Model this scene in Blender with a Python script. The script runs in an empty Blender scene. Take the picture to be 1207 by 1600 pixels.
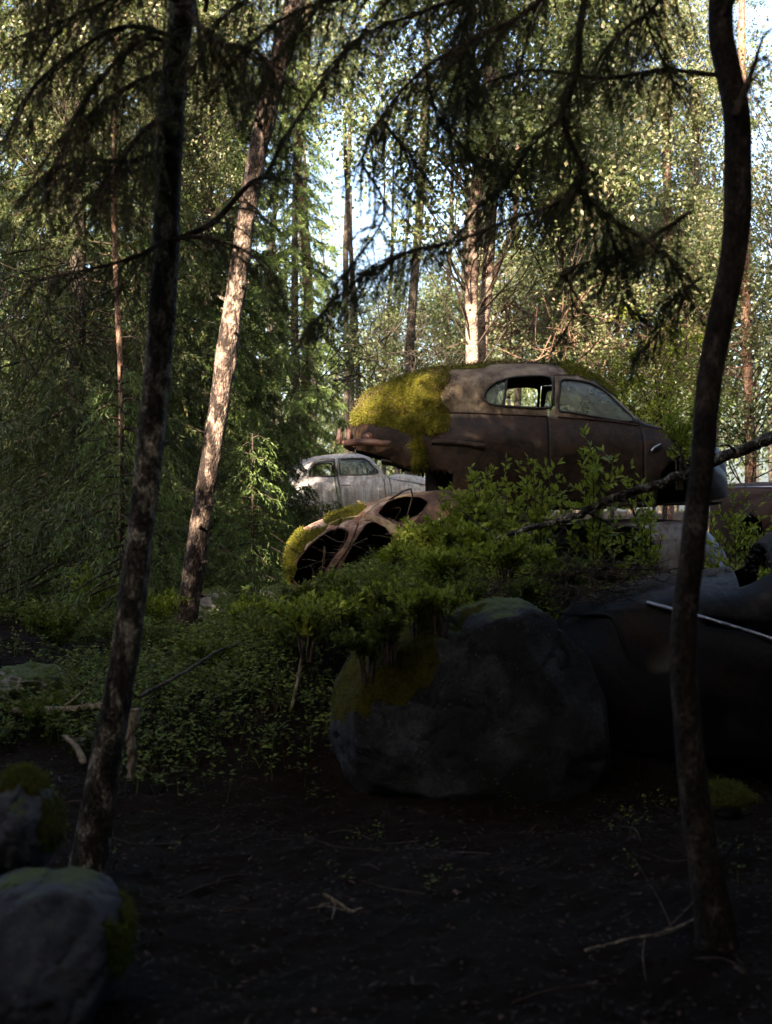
import bpy, math, random
import numpy as np
from mathutils import Vector, Matrix
R = math.radians
rng = np.random.default_rng(7)
random.seed(7)
sc = bpy.context.scene
col = sc.collection

# ------------------------------------------------------------------ camera, sky, sun
CAMZ = 1.7
F = 2222.0          # focal length in photograph pixels
def P(px, py, Y):
    return Vector(((px-603.5)/F*Y, Y, CAMZ-(py-800.0)/F*Y))
cam_d = bpy.data.cameras.new('camera'); cam = bpy.data.objects.new('camera', cam_d); col.objects.link(cam)
cam.location = (0, 0, CAMZ); cam.rotation_euler = (R(90), 0, 0)
cam_d.sensor_fit = 'VERTICAL'; cam_d.sensor_height = 36; cam_d.lens = 50
cam_d.clip_start = 0.05; cam_d.clip_end = 1000
cam_d.dof.use_dof = True; cam_d.dof.focus_distance = 13.2; cam_d.dof.aperture_fstop = 2.5
sc.camera = cam
w = bpy.data.worlds.new('World'); sc.world = w; w.use_nodes = True
nt = w.node_tree; bg = nt.nodes['Background']
sky = nt.nodes.new('ShaderNodeTexSky'); sky.sky_type = 'NISHITA'; sky.sun_disc = False; sky.dust_density = 4.0; sky.air_density = .75; sky.ozone_density = .4
SUN_EL, SUN_AZ = 27.0, 200.0        # azimuth of the sun clockwise from +Y: behind and to the left of the viewer
sky.sun_elevation = R(SUN_EL); sky.sun_rotation = R(SUN_AZ)
nt.links.new(sky.outputs[0], bg.inputs[0]); bg.inputs[1].default_value = 0.10
sd = bpy.data.lights.new('sun', 'SUN'); sd.energy = 5.0; sd.angle = R(0.5); sd.color = (1, .84, .66)
sun = bpy.data.objects.new('sun', sd); col.objects.link(sun)
to_sun = Vector((math.sin(R(SUN_AZ))*math.cos(R(SUN_EL)), math.cos(R(SUN_AZ))*math.cos(R(SUN_EL)), math.sin(R(SUN_EL))))
sun.rotation_euler = to_sun.to_track_quat('Z', 'Y').to_euler()
sc.view_settings.view_transform = 'Standard'; sc.view_settings.look = 'None'
sc.view_settings.exposure = 2.9; sc.view_settings.gamma = 1
sc.render.engine = 'CYCLES'
sc.cycles.max_bounces = 5; sc.cycles.diffuse_bounces = 3; sc.cycles.glossy_bounces = 2
sc.cycles.transmission_bounces = 3; sc.cycles.transparent_max_bounces = 8

# ------------------------------------------------------------------ helpers
def tag(o, label=None, cat=None, group=None, kind=None):
    if label: o['label'] = label
    if cat: o['category'] = cat
    if group: o['group'] = group
    if kind: o['kind'] = kind
    return o
def empty(name, loc, label, cat, group=None, rot=(0, 0, 0)):
    o = bpy.data.objects.new(name, None); col.objects.link(o)
    o.location = loc; o.rotation_euler = rot; o.empty_display_size = .2
    return tag(o, label, cat, group)
class MB:
    def __init__(s): s.v = []; s.f = {3: [], 4: []}; s.n = 0
    def add(s, V, Fc):
        V = np.asarray(V, float).reshape(-1, 3); Fc = np.asarray(Fc, int)
        if len(Fc) == 0: return s
        s.f[Fc.shape[1]].append(Fc+s.n); s.v.append(V); s.n += len(V); return s
    def mesh(s, name, smooth=True):
        me = bpy.data.meshes.new(name)
        V = np.concatenate(s.v) if s.v else np.zeros((0, 3))
        me.vertices.add(len(V)); me.vertices.foreach_set('co', V.astype(np.float32).ravel())
        L = []; T = []
        for k in (3, 4):
            for a in s.f[k]: L.append(a.ravel()); T.append(np.full(len(a), k))
        L = np.concatenate(L); T = np.concatenate(T); S = np.concatenate([[0], np.cumsum(T)[:-1]])
        me.loops.add(len(L)); me.loops.foreach_set('vertex_index', L.astype(np.int32))
        me.polygons.add(len(T)); me.polygons.foreach_set('loop_start', S.astype(np.int32))
        me.polygons.foreach_set('loop_total', T.astype(np.int32))
        me.polygons.foreach_set('use_smooth', np.full(len(T), smooth))
        me.update(calc_edges=True); me.validate()
        return me
    def build(s, name, mat, parent=None, smooth=True, solid=0):
        me = s.mesh(name, smooth); me.materials.append(mat)
        o = bpy.data.objects.new(name, me); col.objects.link(o)
        if parent is not None: o.parent = parent
        if solid:
            m = o.modifiers.new('thickness', 'SOLIDIFY'); m.thickness = solid; m.offset = -1
        return o
def norm(a):
    a = np.asarray(a, float); return a/np.maximum(np.linalg.norm(a, axis=-1, keepdims=True), 1e-9)
def kites(mb, Pn, D, L, W, N=None, fold=.0, mid=.45):
    """one leaf-shaped quad per row"""
    Pn = np.asarray(Pn, float); n = len(Pn); D = norm(D)
    if n == 0: return
    if N is None: N = norm(rng.normal(size=(n, 3)))
    S = norm(np.cross(D, N)); U = np.cross(S, D)
    L = np.broadcast_to(L, (n,))[:, None]; W = np.broadcast_to(W, (n,))[:, None]
    a = Pn; b = Pn+D*L*mid+S*W*.5+U*W*fold; c = Pn+D*L; d = Pn+D*L*mid-S*W*.5+U*W*fold
    V = np.stack([a, b, c, d], 1).reshape(-1, 3)
    mb.add(V, np.arange(4*n).reshape(n, 4))
def tris(mb, Pn, D, L, W):
    Pn = np.asarray(Pn, float); n = len(Pn); D = norm(D)
    S = norm(np.cross(D, norm(rng.normal(size=(n, 3)))))
    L = np.broadcast_to(L, (n,))[:, None]; W = np.broadcast_to(W, (n,))[:, None]
    V = np.stack([Pn-S*W*.5, Pn+S*W*.5, Pn+D*L], 1).reshape(-1, 3)
    mb.add(V, np.arange(3*n).reshape(n, 3))
def smooth_path(pts, n=40):
    pts = np.array([tuple(p) for p in pts], float)
    if len(pts) < 3: 
        t = np.linspace(0, 1, n)[:, None]; return pts[0]*(1-t)+pts[-1]*t
    q = np.vstack([2*pts[0]-pts[1], pts, 2*pts[-1]-pts[-2]]); out = []
    m = len(pts)-1
    for u in np.linspace(0, m-1e-6, n):
        i = int(u); t = u-i; a, b, c, d = q[i:i+4]
        out.append(.5*((2*b)+(-a+c)*t+(2*a-5*b+4*c-d)*t*t+(-a+3*b-3*c+d)*t**3))
    return np.array(out)
def tube(mb, path, rad, sides=8, rough=0.0, cap=True):
    path = np.asarray(path, float); n = len(path); rad = np.broadcast_to(rad, (n,))
    T = norm(np.gradient(path, axis=0)); ref = np.array([.13, .97, .2]) if abs(T[0][1]) < .8 else np.array([1, .1, .1])
    A = norm(np.cross(T, ref)); B = np.cross(T, A)
    ang = np.linspace(0, 2*math.pi, sides, endpoint=False)
    r = rad[:, None]*(1+rough*rng.normal(size=(n, sides)))
    V = path[:, None]+A[:, None]*(np.cos(ang)[None]*r)[..., None]+B[:, None]*(np.sin(ang)[None]*r)[..., None]
    idx = np.arange(n*sides).reshape(n, sides); i2 = np.roll(idx, -1, 1)
    Fc = np.stack([idx[:-1], i2[:-1], i2[1:], idx[1:]], -1).reshape(-1, 4)
    V = V.reshape(-1, 3)
    mb.add(V, Fc)
    if cap:
        for e, k in ((0, 1), (n-1, -1)):
            ring = V[e*sides:(e+1)*sides]; c = ring.mean(0)
            vv = np.vstack([ring, c[None]]); j = np.arange(sides); jn = (j+1) % sides
            ff = np.stack([j, jn, np.full(sides, sides)], 1)
            mb.add(vv, ff if k < 0 else ff[:, ::-1])
def fnoise(p, seed=0, octs=4, f0=1.0):
    """cheap smooth pseudo-noise, about -1..1"""
    p = np.asarray(p, float); r = np.random.default_rng(seed); s = 0; a = 1; tot = 0
    for o in range(octs):
        acc = 0
        for k in range(4):
            d = r.normal(size=p.shape[-1])*f0*1.6; acc = acc+np.sin(p@d+r.uniform(0, 6.28))
        s = s+a*acc/2; tot += a; a *= .5; f0 *= 2.1
    return s/tot
# ------------------------------------------------------------------ materials
def mat(name):
    m = bpy.data.materials.new(name); m.use_nodes = True; t = m.node_tree
    return m, t, t.nodes['Principled BSDF']
def nd(t, kind, **kw):
    n = t.nodes.new(kind)
    for k, v in kw.items():
        if k in n.inputs: n.inputs[k].default_value = v
        else: setattr(n, k, v)
    return n
def ramp(t, src, stops):
    r = t.nodes.new('ShaderNodeValToRGB'); e = r.color_ramp.elements
    while len(e) < len(stops): e.new(.5)
    for i, (p, c) in enumerate(stops): e[i].position = p; e[i].color = (*c, 1)
    t.links.new(src, r.inputs[0]); return r.outputs[0]
def coords(t, scale=(1, 1, 1), kind='Object'):
    tc = t.nodes.new('ShaderNodeTexCoord'); mp = t.nodes.new('ShaderNodeMapping'); mp.inputs['Scale'].default_value = scale
    t.links.new(tc.outputs[kind], mp.inputs[0]); return mp.outputs[0]
def noise(t, co, scale, detail=6, rough=.6, dist=0):
    n = nd(t, 'ShaderNodeTexNoise', Scale=scale, Detail=detail, Roughness=rough, Distortion=dist)
    t.links.new(co, n.inputs['Vector']); return n.outputs['Fac']
def mixc(t, fac, a, b):
    m = t.nodes.new('ShaderNodeMix'); m.data_type = 'RGBA'
    for s, v in ((0, fac), (6, a), (7, b)):
        if isinstance(v, (tuple, float, int)): m.inputs[s].default_value = (*v, 1) if isinstance(v, tuple) else v
        else: t.links.new(v, m.inputs[s])
    return m.outputs[2]
def bump(t, bs, h, strength=.4, dist=.02):
    b = nd(t, 'ShaderNodeBump', Strength=strength, Distance=dist)
    t.links.new(h, b.inputs['Height']); t.links.new(b.outputs[0], bs.inputs['Normal'])
def leaf_mat(name, stops, trans=.35, rough=.5, spec=.35):
    m, t, bs = mat(name)
    g = t.nodes.new('ShaderNodeNewGeometry')
    c1 = ramp(t, g.outputs['Random Per Island'], stops)
    co = coords(t); n = noise(t, co, .9, 2)
    c = mixc(t, ramp(t, n, [(.35, (0, 0, 0)), (.7, (.45, .45, .45))]), c1, tuple(x*.6 for x in stops[0][1]))
    t.links.new(c, bs.inputs['Base Color']); bs.inputs['Roughness'].default_value = rough
    bs.inputs['Specular IOR Level'].default_value = spec
    tr = t.nodes.new('ShaderNodeBsdfTranslucent'); t.links.new(mixc(t, .5, c, (.22, .24, .02)), tr.inputs[0])
    mx = nd(t, 'ShaderNodeMixShader'); mx.inputs[0].default_value = trans
    t.links.new(bs.outputs[0], mx.inputs[1]); t.links.new(tr.outputs[0], mx.inputs[2])
    t.links.new(mx.outputs[0], t.nodes['Material Output'].inputs[0]); return m
M = {}
M['needle'] = leaf_mat('spruce_needles', [(0, (.026, .038, .01)), (.5, (.05, .07, .018)), (.85, (.08, .1, .03)), (1, (.15, .1, .045))], .2, .55)
M['needle_near'] = leaf_mat('near_spruce_needles', [(0, (.02, .026, .009)), (.6, (.035, .045, .014)), (1, (.07, .045, .022))], .15, .6)
M['needle_fresh'] = leaf_mat('fresh_green_needles', [(0, (.045, .075, .018)), (.5, (.08, .125, .03)), (1, (.15, .2, .055))], .3, .6)
M['birch_leaf'] = leaf_mat('birch_leaves', [(0, (.07, .10, .035)), (.5, (.14, .17, .065)), (.8, (.27, .26, .13)), (1, (.46, .38, .26))], .4, .4, .5)
M['aspen_leaf'] = leaf_mat('aspen_leaves', [(0, (.06, .085, .03)), (.5, (.11, .14, .05)), (1, (.22, .24, .11))], .4, .4, .5)
M['shrub_leaf'] = leaf_mat('shrub_leaves', [(0, (.11, .15, .015)), (.5, (.23, .29, .025)), (1, (.38, .42, .07))], .45, .5, .25)
M['cover_leaf'] = leaf_mat('ground_cover_leaves', [(0, (.03, .04, .008)), (.5, (.07, .10, .014)), (.9, (.14, .19, .025)), (1, (.16, .13, .05))], .25, .65, .2)
M['litter'] = leaf_mat('dead_leaves', [(0, (.01, .005, .003)), (.85, (.02, .011, .006)), (1, (.09, .05, .032))], .05, .8, .2)
M['pale_litter'] = leaf_mat('pale_dead_needles', [(0, (.03, .017, .01)), (.5, (.1, .06, .035)), (1, (.25, .17, .11))], .05, .8, .2)
M['fuzz'] = leaf_mat('moss_fuzz', [(0, (.05, .055, .006)), (.5, (.1, .105, .01)), (.9, (.17, .155, .018)), (1, (.24, .17, .06))], .2, .8, .15)
def bark(name, c0, c1, c2, sc_=6, stretch=.35, lo=.35, hi=.65, bs_=.8, lichen=None):
    m, t, bs = mat(name); co = coords(t, (1, 1, stretch))
    n1 = noise(t, co, sc_, 8, .7, .3); n2 = noise(t, co, sc_*7, 6, .7)
    c = ramp(t, n1, [(lo, c0), ((lo+hi)/2, c1), (hi, c2)])
    c = mixc(t, ramp(t, n2, [(.4, (.75,)*3), (.6, (0, 0, 0))]), c, tuple(x*.45 for x in c0))
    if lichen:
        c = mixc(t, ramp(t, noise(t, coords(t), 9, 5), [(.55, (0,)*3), (.63, (.8,)*3)]), c, lichen)
    t.links.new(c, bs.inputs['Base Color']); bs.inputs['Roughness'].default_value = .9
    bs.inputs['Specular IOR Level'].default_value = .2
    v = nd(t, 'ShaderNodeTexVoronoi', Scale=sc_*5); t.links.new(co, v.inputs['Vector'])
    add = nd(t, 'ShaderNodeMath', operation='ADD'); t.links.new(n2, add.inputs[0]); t.links.new(v.outputs[0], add.inputs[1])
    bump(t, bs, add.outputs[0], bs_, .02); return m
M['bark_flaky'] = bark('flaky_bark', (.035, .025, .02), (.16, .11, .085), (.38, .28, .215), 11, .5, .46, .57, 1)
M['bark_near'] = bark('near_mottled_bark', (.02, .016, .012), (.08, .066, .05), (.42, .37, .30), 13, .6, .42, .62, 1)
M['bark_right'] = bark('brown_bark', (.012, .009, .007), (.04, .029, .023), (.17, .13, .105), 13, .5, .35, .7, .9)
M['bark_birch'] = bark('birch_bark', (.08, .05, .04), (.30, .21, .16), (.5, .39, .31), 7, 1.2, .38, .56, .6)
M['bark_pine'] = bark('reddish_bark', (.09, .05, .035), (.26, .15, .1), (.42, .28, .2), 6, .5, .35, .65, .8)
M['bark_dark'] = bark('grey_brown_bark', (.03, .024, .018), (.075, .06, .045), (.16, .13, .1), 8, .6, .35, .7, .8)
M['twig'] = bark('twig_bark', (.035, .025, .018), (.07, .05, .035), (.13, .1, .07), 20, 1, .35, .7, .4)
M['deadwood'] = bark('weathered_dead_wood', (.12, .09, .06), (.3, .24, .17), (.5, .42, .32), 12, .25, .35, .65, .7)
def rock_mat(name, base, dark, light, moss=.0, seed=0, z0=.35):
    m, t, bs = mat(name); co = coords(t)
    n = noise(t, co, 3+seed*.3, 10, .65, .4); n2 = noise(t, co, 38, 6, .7)
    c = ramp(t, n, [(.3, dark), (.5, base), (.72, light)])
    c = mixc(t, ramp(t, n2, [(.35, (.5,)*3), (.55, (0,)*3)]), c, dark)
    v = nd(t, 'ShaderNodeTexVoronoi', Scale=17+seed); t.links.new(co, v.inputs['Vector'])
    sp = ramp(t, v.outputs['Distance'], [(.1, (.5,)*3), (.16, (0,)*3)])
    c = mixc(t, sp, c, tuple(min(1, x*1.35) for x in light))
    if moss:
        g = t.nodes.new('ShaderNodeNewGeometry'); sx = t.nodes.new('ShaderNodeSeparateXYZ'); t.links.new(g.outputs['Normal'], sx.inputs[0])
        a = nd(t, 'ShaderNodeMath', operation='MULTIPLY_ADD'); t.links.new(sx.outputs['Z'], a.inputs[0]); a.inputs[1].default_value = .45
        t.links.new(noise(t, co, 2.3+seed*.4, 5), a.inputs[2])
        k = ramp(t, a.outputs[0], [(z0+.45-moss*.3, (0,)*3), (z0+.5-moss*.3+.04, (1,)*3)])
        c = mixc(t, k, c, ramp(t, n2, [(.3, (.02, .03, .005)), (.7, (.08, .1, .012))]))
    t.links.new(c, bs.inputs['Base Color']); bs.inputs['Roughness'].default_value = .8; bs.inputs['Specular IOR Level'].default_value = .3
    ad = nd(t, 'ShaderNodeMath', operation='MULTIPLY_ADD'); t.links.new(n2, ad.inputs[0]); ad.inputs[1].default_value = .5; t.links.new(n, ad.inputs[2])
    bump(t, bs, ad.outputs[0], .8, .05); return m
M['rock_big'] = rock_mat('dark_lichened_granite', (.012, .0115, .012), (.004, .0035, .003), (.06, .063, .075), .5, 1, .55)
M['rock_grey'] = rock_mat('smooth_grey_granite', (.045, .047, .055), (.016, .014, .014), (.09, .09, .10), .25, 2, .5)
M['rock_pale'] = rock_mat('pale_lichened_granite', (.26, .24, .22), (.1, .09, .08), (.45, .43, .4), .45, 3)
def moss_mat(nm='thick_moss', g=1.0):
    m, t, bs = mat(nm); co = coords(t)
    n = noise(t, co, 9, 8, .7); n2 = noise(t, co, 60, 4, .7)
    c = ramp(t, n, [(p_, tuple(v_*g for v_ in c_)) for p_, c_ in [(.3, (.05, .035, .01)), (.42, (.075, .07, .009)), (.55, (.13, .12, .011)), (.7, (.17, .12, .03))]])
    c = mixc(t, ramp(t, n2, [(.38, (.6,)*3), (.55, (0,)*3)]), c, (.04, .035, .008))
    t.links.new(c, bs.inputs['Base Color']); bs.inputs['Roughness'].default_value = 1; bs.inputs['Specular IOR Level'].default_value = .1
    bump(t, bs, n2, 1, .03); return m
M['moss'] = moss_mat(); M['moss_dark'] = moss_mat('olive_moss', .45)
M['fuzz_dark'] = leaf_mat('olive_moss_fuzz', [(0, (.035, .045, .006)), (.6, (.07, .08, .012)), (1, (.12, .12, .02))], .2, .8, .15)
def paint(name, paintc, rustc, dirt, amount=.5, rough=.55, spec=.5, scale=3, extra=None, lower=None):
    m, t, bs = mat(name); co = coords(t)
    n = noise(t, co, scale, 10, .68, .5); n2 = noise(t, co, scale*9, 8, .75)
    k = ramp(t, n, [(.5-amount*.3, (1,)*3), (.62-amount*.3, (0,)*3)])
    r = ramp(t, n2, [(.3, tuple(x*.4 for x in rustc)), (.55, rustc), (.75, tuple(min(1, x*1.7) for x in rustc))])
    c = mixc(t, k, paintc, r)
    st = noise(t, coords(t, (9, 9, .6)), 2.2, 6, .7)
    c = mixc(t, ramp(t, st, [(.45, (0,)*3), (.7, (.75,)*3)]), c, dirt)
    if extra: c = mixc(t, ramp(t, noise(t, co, scale*1.9, 9, .7), [(.44, (0,)*3), (.6, (.85,)*3)]), c, extra)
    if lower:   # a pair of darker colours below a set height, with a noisy edge
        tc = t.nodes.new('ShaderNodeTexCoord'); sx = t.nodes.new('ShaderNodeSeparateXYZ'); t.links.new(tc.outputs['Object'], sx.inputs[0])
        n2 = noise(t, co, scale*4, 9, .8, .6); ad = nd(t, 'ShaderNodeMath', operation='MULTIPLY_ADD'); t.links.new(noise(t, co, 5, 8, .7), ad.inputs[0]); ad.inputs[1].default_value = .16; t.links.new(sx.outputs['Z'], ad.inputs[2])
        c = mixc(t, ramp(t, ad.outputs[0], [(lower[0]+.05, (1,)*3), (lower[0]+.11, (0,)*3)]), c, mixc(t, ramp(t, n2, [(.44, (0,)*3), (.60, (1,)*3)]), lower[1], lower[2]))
    t.links.new(c, bs.inputs['Base Color'])
    rr = ramp(t, n2, [(.3, (rough*.75,)*3), (.7, (min(1, rough*1.4),)*3)]); t.links.new(rr, bs.inputs['Roughness'])
    bs.inputs['Specular IOR Level'].default_value = spec
    bump(t, bs, n2, .6, .012); return m
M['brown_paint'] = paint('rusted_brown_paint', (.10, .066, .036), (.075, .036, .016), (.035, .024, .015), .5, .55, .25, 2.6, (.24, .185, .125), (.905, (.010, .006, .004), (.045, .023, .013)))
M['maroon'] = paint('dull_maroon_rust', (.045, .018, .012), (.06, .024, .012), (.02, .013, .009), .6, .6, .4, 3.5)
M['grey_paint'] = paint('chalky_pale_grey_paint', (.80, .86, .93), (.3, .26, .23), (.6, .64, .68), -.45, .45, .5, 3)
M['pink_rust'] = paint('faded_red_paint_rust', (.17, .075, .05), (.10, .04, .02), (.06, .035, .02), .6, .65, .3, 4, (.46, .36, .28), (.19, (.04, .02, .012), (.13, .072, .042)))
M['cream_rust'] = paint('cream_primer_rust', (.36, .28, .16), (.2, .1, .05), (.12, .08, .05), .4, .7, .3, 5)
M['blue_black'] = paint('black_blue_paint', (.004, .006, .011), (.016, .008, .005), (.006, .005, .004), .4, .45, .16, 3)
M['pale_paint'] = paint('stained_pale_paint', (.2, .2, .21), (.09, .055, .04), (.05, .04, .035), .35, .5, .5, 3)
M['dark_metal'] = paint('rusted_underbody', (.02, .016, .013), (.045, .02, .012), (.015, .012, .01), .6, .85, .2, 5)
def simple(name, c, rough=.6, metal=0, spec=.5, var=.3, scale=12):
    m, t, bs = mat(name); n = noise(t, coords(t), scale, 6, .7)
    t.links.new(ramp(t, n, [(.3, tuple(x*(1-var) for x in c)), (.7, tuple(min(1, x*(1+var)) for x in c))]), bs.inputs['Base Color'])
    bs.inputs['Roughness'].default_value = rough; bs.inputs['Metallic'].default_value = metal; bs.inputs['Specular IOR Level'].default_value = spec
    return m
M['chrome'] = simple('tarnished_chrome', (.26, .28, .34), .32, .9)
M['rubber'] = simple('perished_rubber', (.025, .022, .02), .8)
M['red_lens'] = simple('faded_red_lens', (.10, .035, .022), .5, 0, .6)
M['interior'] = simple('rotten_interior', (.05, .04, .03), .95)
def glass_mat(name, dust, alpha):
    m, t, bs = mat(name); n = noise(t, coords(t), 5, 6, .7)
    tr = t.nodes.new('ShaderNodeBsdfTransparent'); tr.inputs[0].default_value = (.75, .82, .8, 1)
    bs.inputs['Base Color'].default_value = (*dust, 1); bs.inputs['Roughness'].default_value = .3
    mx = t.nodes.new('ShaderNodeMixShader')
    t.links.new(ramp(t, n, [(.3, (alpha*.75,)*3), (.7, (min(1, alpha*1.25),)*3)]), mx.inputs[0])
    t.links.new(tr.outputs[0], mx.inputs[1]); t.links.new(bs.outputs[0], mx.inputs[2])
    t.links.new(mx.outputs[0], t.nodes['Material Output'].inputs[0]); return m
M['glass_dusty'] = glass_mat('dusty_glass', (.2, .23, .21), .55)
M['glass_clear'] = glass_mat('dirty_glass', (.2, .24, .24), .35)
def ground_mat():
    m, t, bs = mat('forest_floor'); co = coords(t)
    n = noise(t, co, 1.3, 8, .65); n2 = noise(t, co, 24, 8, .75)
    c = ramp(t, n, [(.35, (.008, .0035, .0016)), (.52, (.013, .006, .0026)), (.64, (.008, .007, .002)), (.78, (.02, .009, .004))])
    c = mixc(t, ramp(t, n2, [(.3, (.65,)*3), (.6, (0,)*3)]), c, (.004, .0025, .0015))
    t.links.new(c, bs.inputs['Base Color']); bs.inputs['Roughness'].default_value = 1; bs.inputs['Specular IOR Level'].default_value = .1
    bump(t, bs, n2, 1, .05); return m
M['ground'] = ground_mat()

# ------------------------------------------------------------------ ground
def sstep(a, b, x):
    t = np.clip((np.asarray(x, float)-a)/(b-a), 0, 1); return t*t*(3-2*t)
def gz(x, y):
    x = np.asarray(x, float); y = np.asarray(y, float)
    z = .62*sstep(6.5, 12.5, y)+.5*sstep(12.5, 26, y)+.6*sstep(26, 70, y)
    z = z*(1-.25*sstep(1.2, 3, x)*(1-sstep(10.5, 13, y)))
    z = z+.74*np.exp(-(np.abs(x-.72)/1.25)**2.6)*sstep(8.5, 10.2, y)*(1-sstep(11.8, 14.2, y))+.12*np.exp(-(np.abs(x+.9)/.8)**2)*sstep(8.4, 9.8, y)*(1-sstep(10.5, 13, y))          # the overgrown bank
    z = z-.30*sstep(.6, 1.6, x)*np.exp(-((y-9.3)/1.2)**2)-.14*np.exp(-((x-.2)/1.2)**2-((y-8.2)/.8)**2)
    z = z+.25*np.exp(-((x+1.7)/.5)**2-((y-5.2)/.9)**2)
    z = z+7.5*sstep(-3, -16, y)                                      # unseen slope added behind the viewer to keep sun off the foreground
    p = np.stack([x, y], -1)
    return z+.05*fnoise(p, 3, 3, 1.1)+(.035*fnoise(p, 5, 3, 3.5)+.012*fnoise(p, 8, 2, 14))*(1-sstep(12, 20, y))
def axis(lo, hi, fine_lo, fine_hi, step, grow):
    a = list(np.arange(fine_lo, fine_hi, step)); s = step
    while a[-1] < hi: s *= grow; a.append(a[-1]+s)
    s = step; b = []
    c = fine_lo
    while c > lo: s *= grow; c -= s; b.append(c)
    return np.array(b[::-1]+a)
gx = axis(-400, 400, -4, 4, .07, 1.09); gy = axis(-60, 500, 3, 16, .07, 1.09)
XX, YY = np.meshgrid(gx, gy); ZZ = gz(XX, YY)
idx = np.arange(XX.size).reshape(XX.shape)
mb = MB(); mb.add(np.stack([XX, YY, ZZ], -1).reshape(-1, 3), np.stack([idx[:-1, :-1], idx[:-1, 1:], idx[1:, 1:], idx[1:, :-1]], -1).reshape(-1, 4))
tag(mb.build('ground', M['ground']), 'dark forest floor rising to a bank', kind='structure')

# ------------------------------------------------------------------ cars
def in_poly(pts, poly):
    x, y = pts[..., 0], pts[..., 1]; c = np.zeros(x.shape, bool); n = len(poly)
    for i in range(n):
        x1, y1 = poly[i]; x2, y2 = poly[i-1]
        cond = ((y1 > y) != (y2 > y)) & (x < (x2-x1)*(y-y1)/((y2-y1) if y2 != y1 else 1e-9)+x1)
        c ^= cond
    return c
def near_poly(pts, poly):
    best = np.full(len(pts), 1e9); q = np.array(pts)
    for i in range(len(poly)):
        a = np.array(poly[i-1]); b = np.array(poly[i]); d = b-a
        t = np.clip(((pts-a)@d)/max(d@d, 1e-12), 0, 1)[:, None]; c = a+t*d
        dd = np.linalg.norm(pts-c, axis=1); k = dd < best; best[k] = dd[k]; q[k] = c[k]
    return best, q
def sharp_poly(poly, n=60):
    p = np.array([tuple(a) for a in poly]); p = np.vstack([p, p[:1]]); d = np.r_[0, np.cumsum(np.linalg.norm(np.diff(p, axis=0), axis=1))]; u = np.linspace(0, d[-1], n)
    q = np.stack([np.interp(u, d, p[:, 0]), np.interp(u, d, p[:, 1])], -1)[:-1]
    return (np.roll(q, 1, 0)+q*2+np.roll(q, -1, 0))/4
def round_poly(poly, n=60):
    p = [tuple(a) for a in poly]; pts = smooth_path([*p, p[0]], n)[:-1]; return pts
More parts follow.
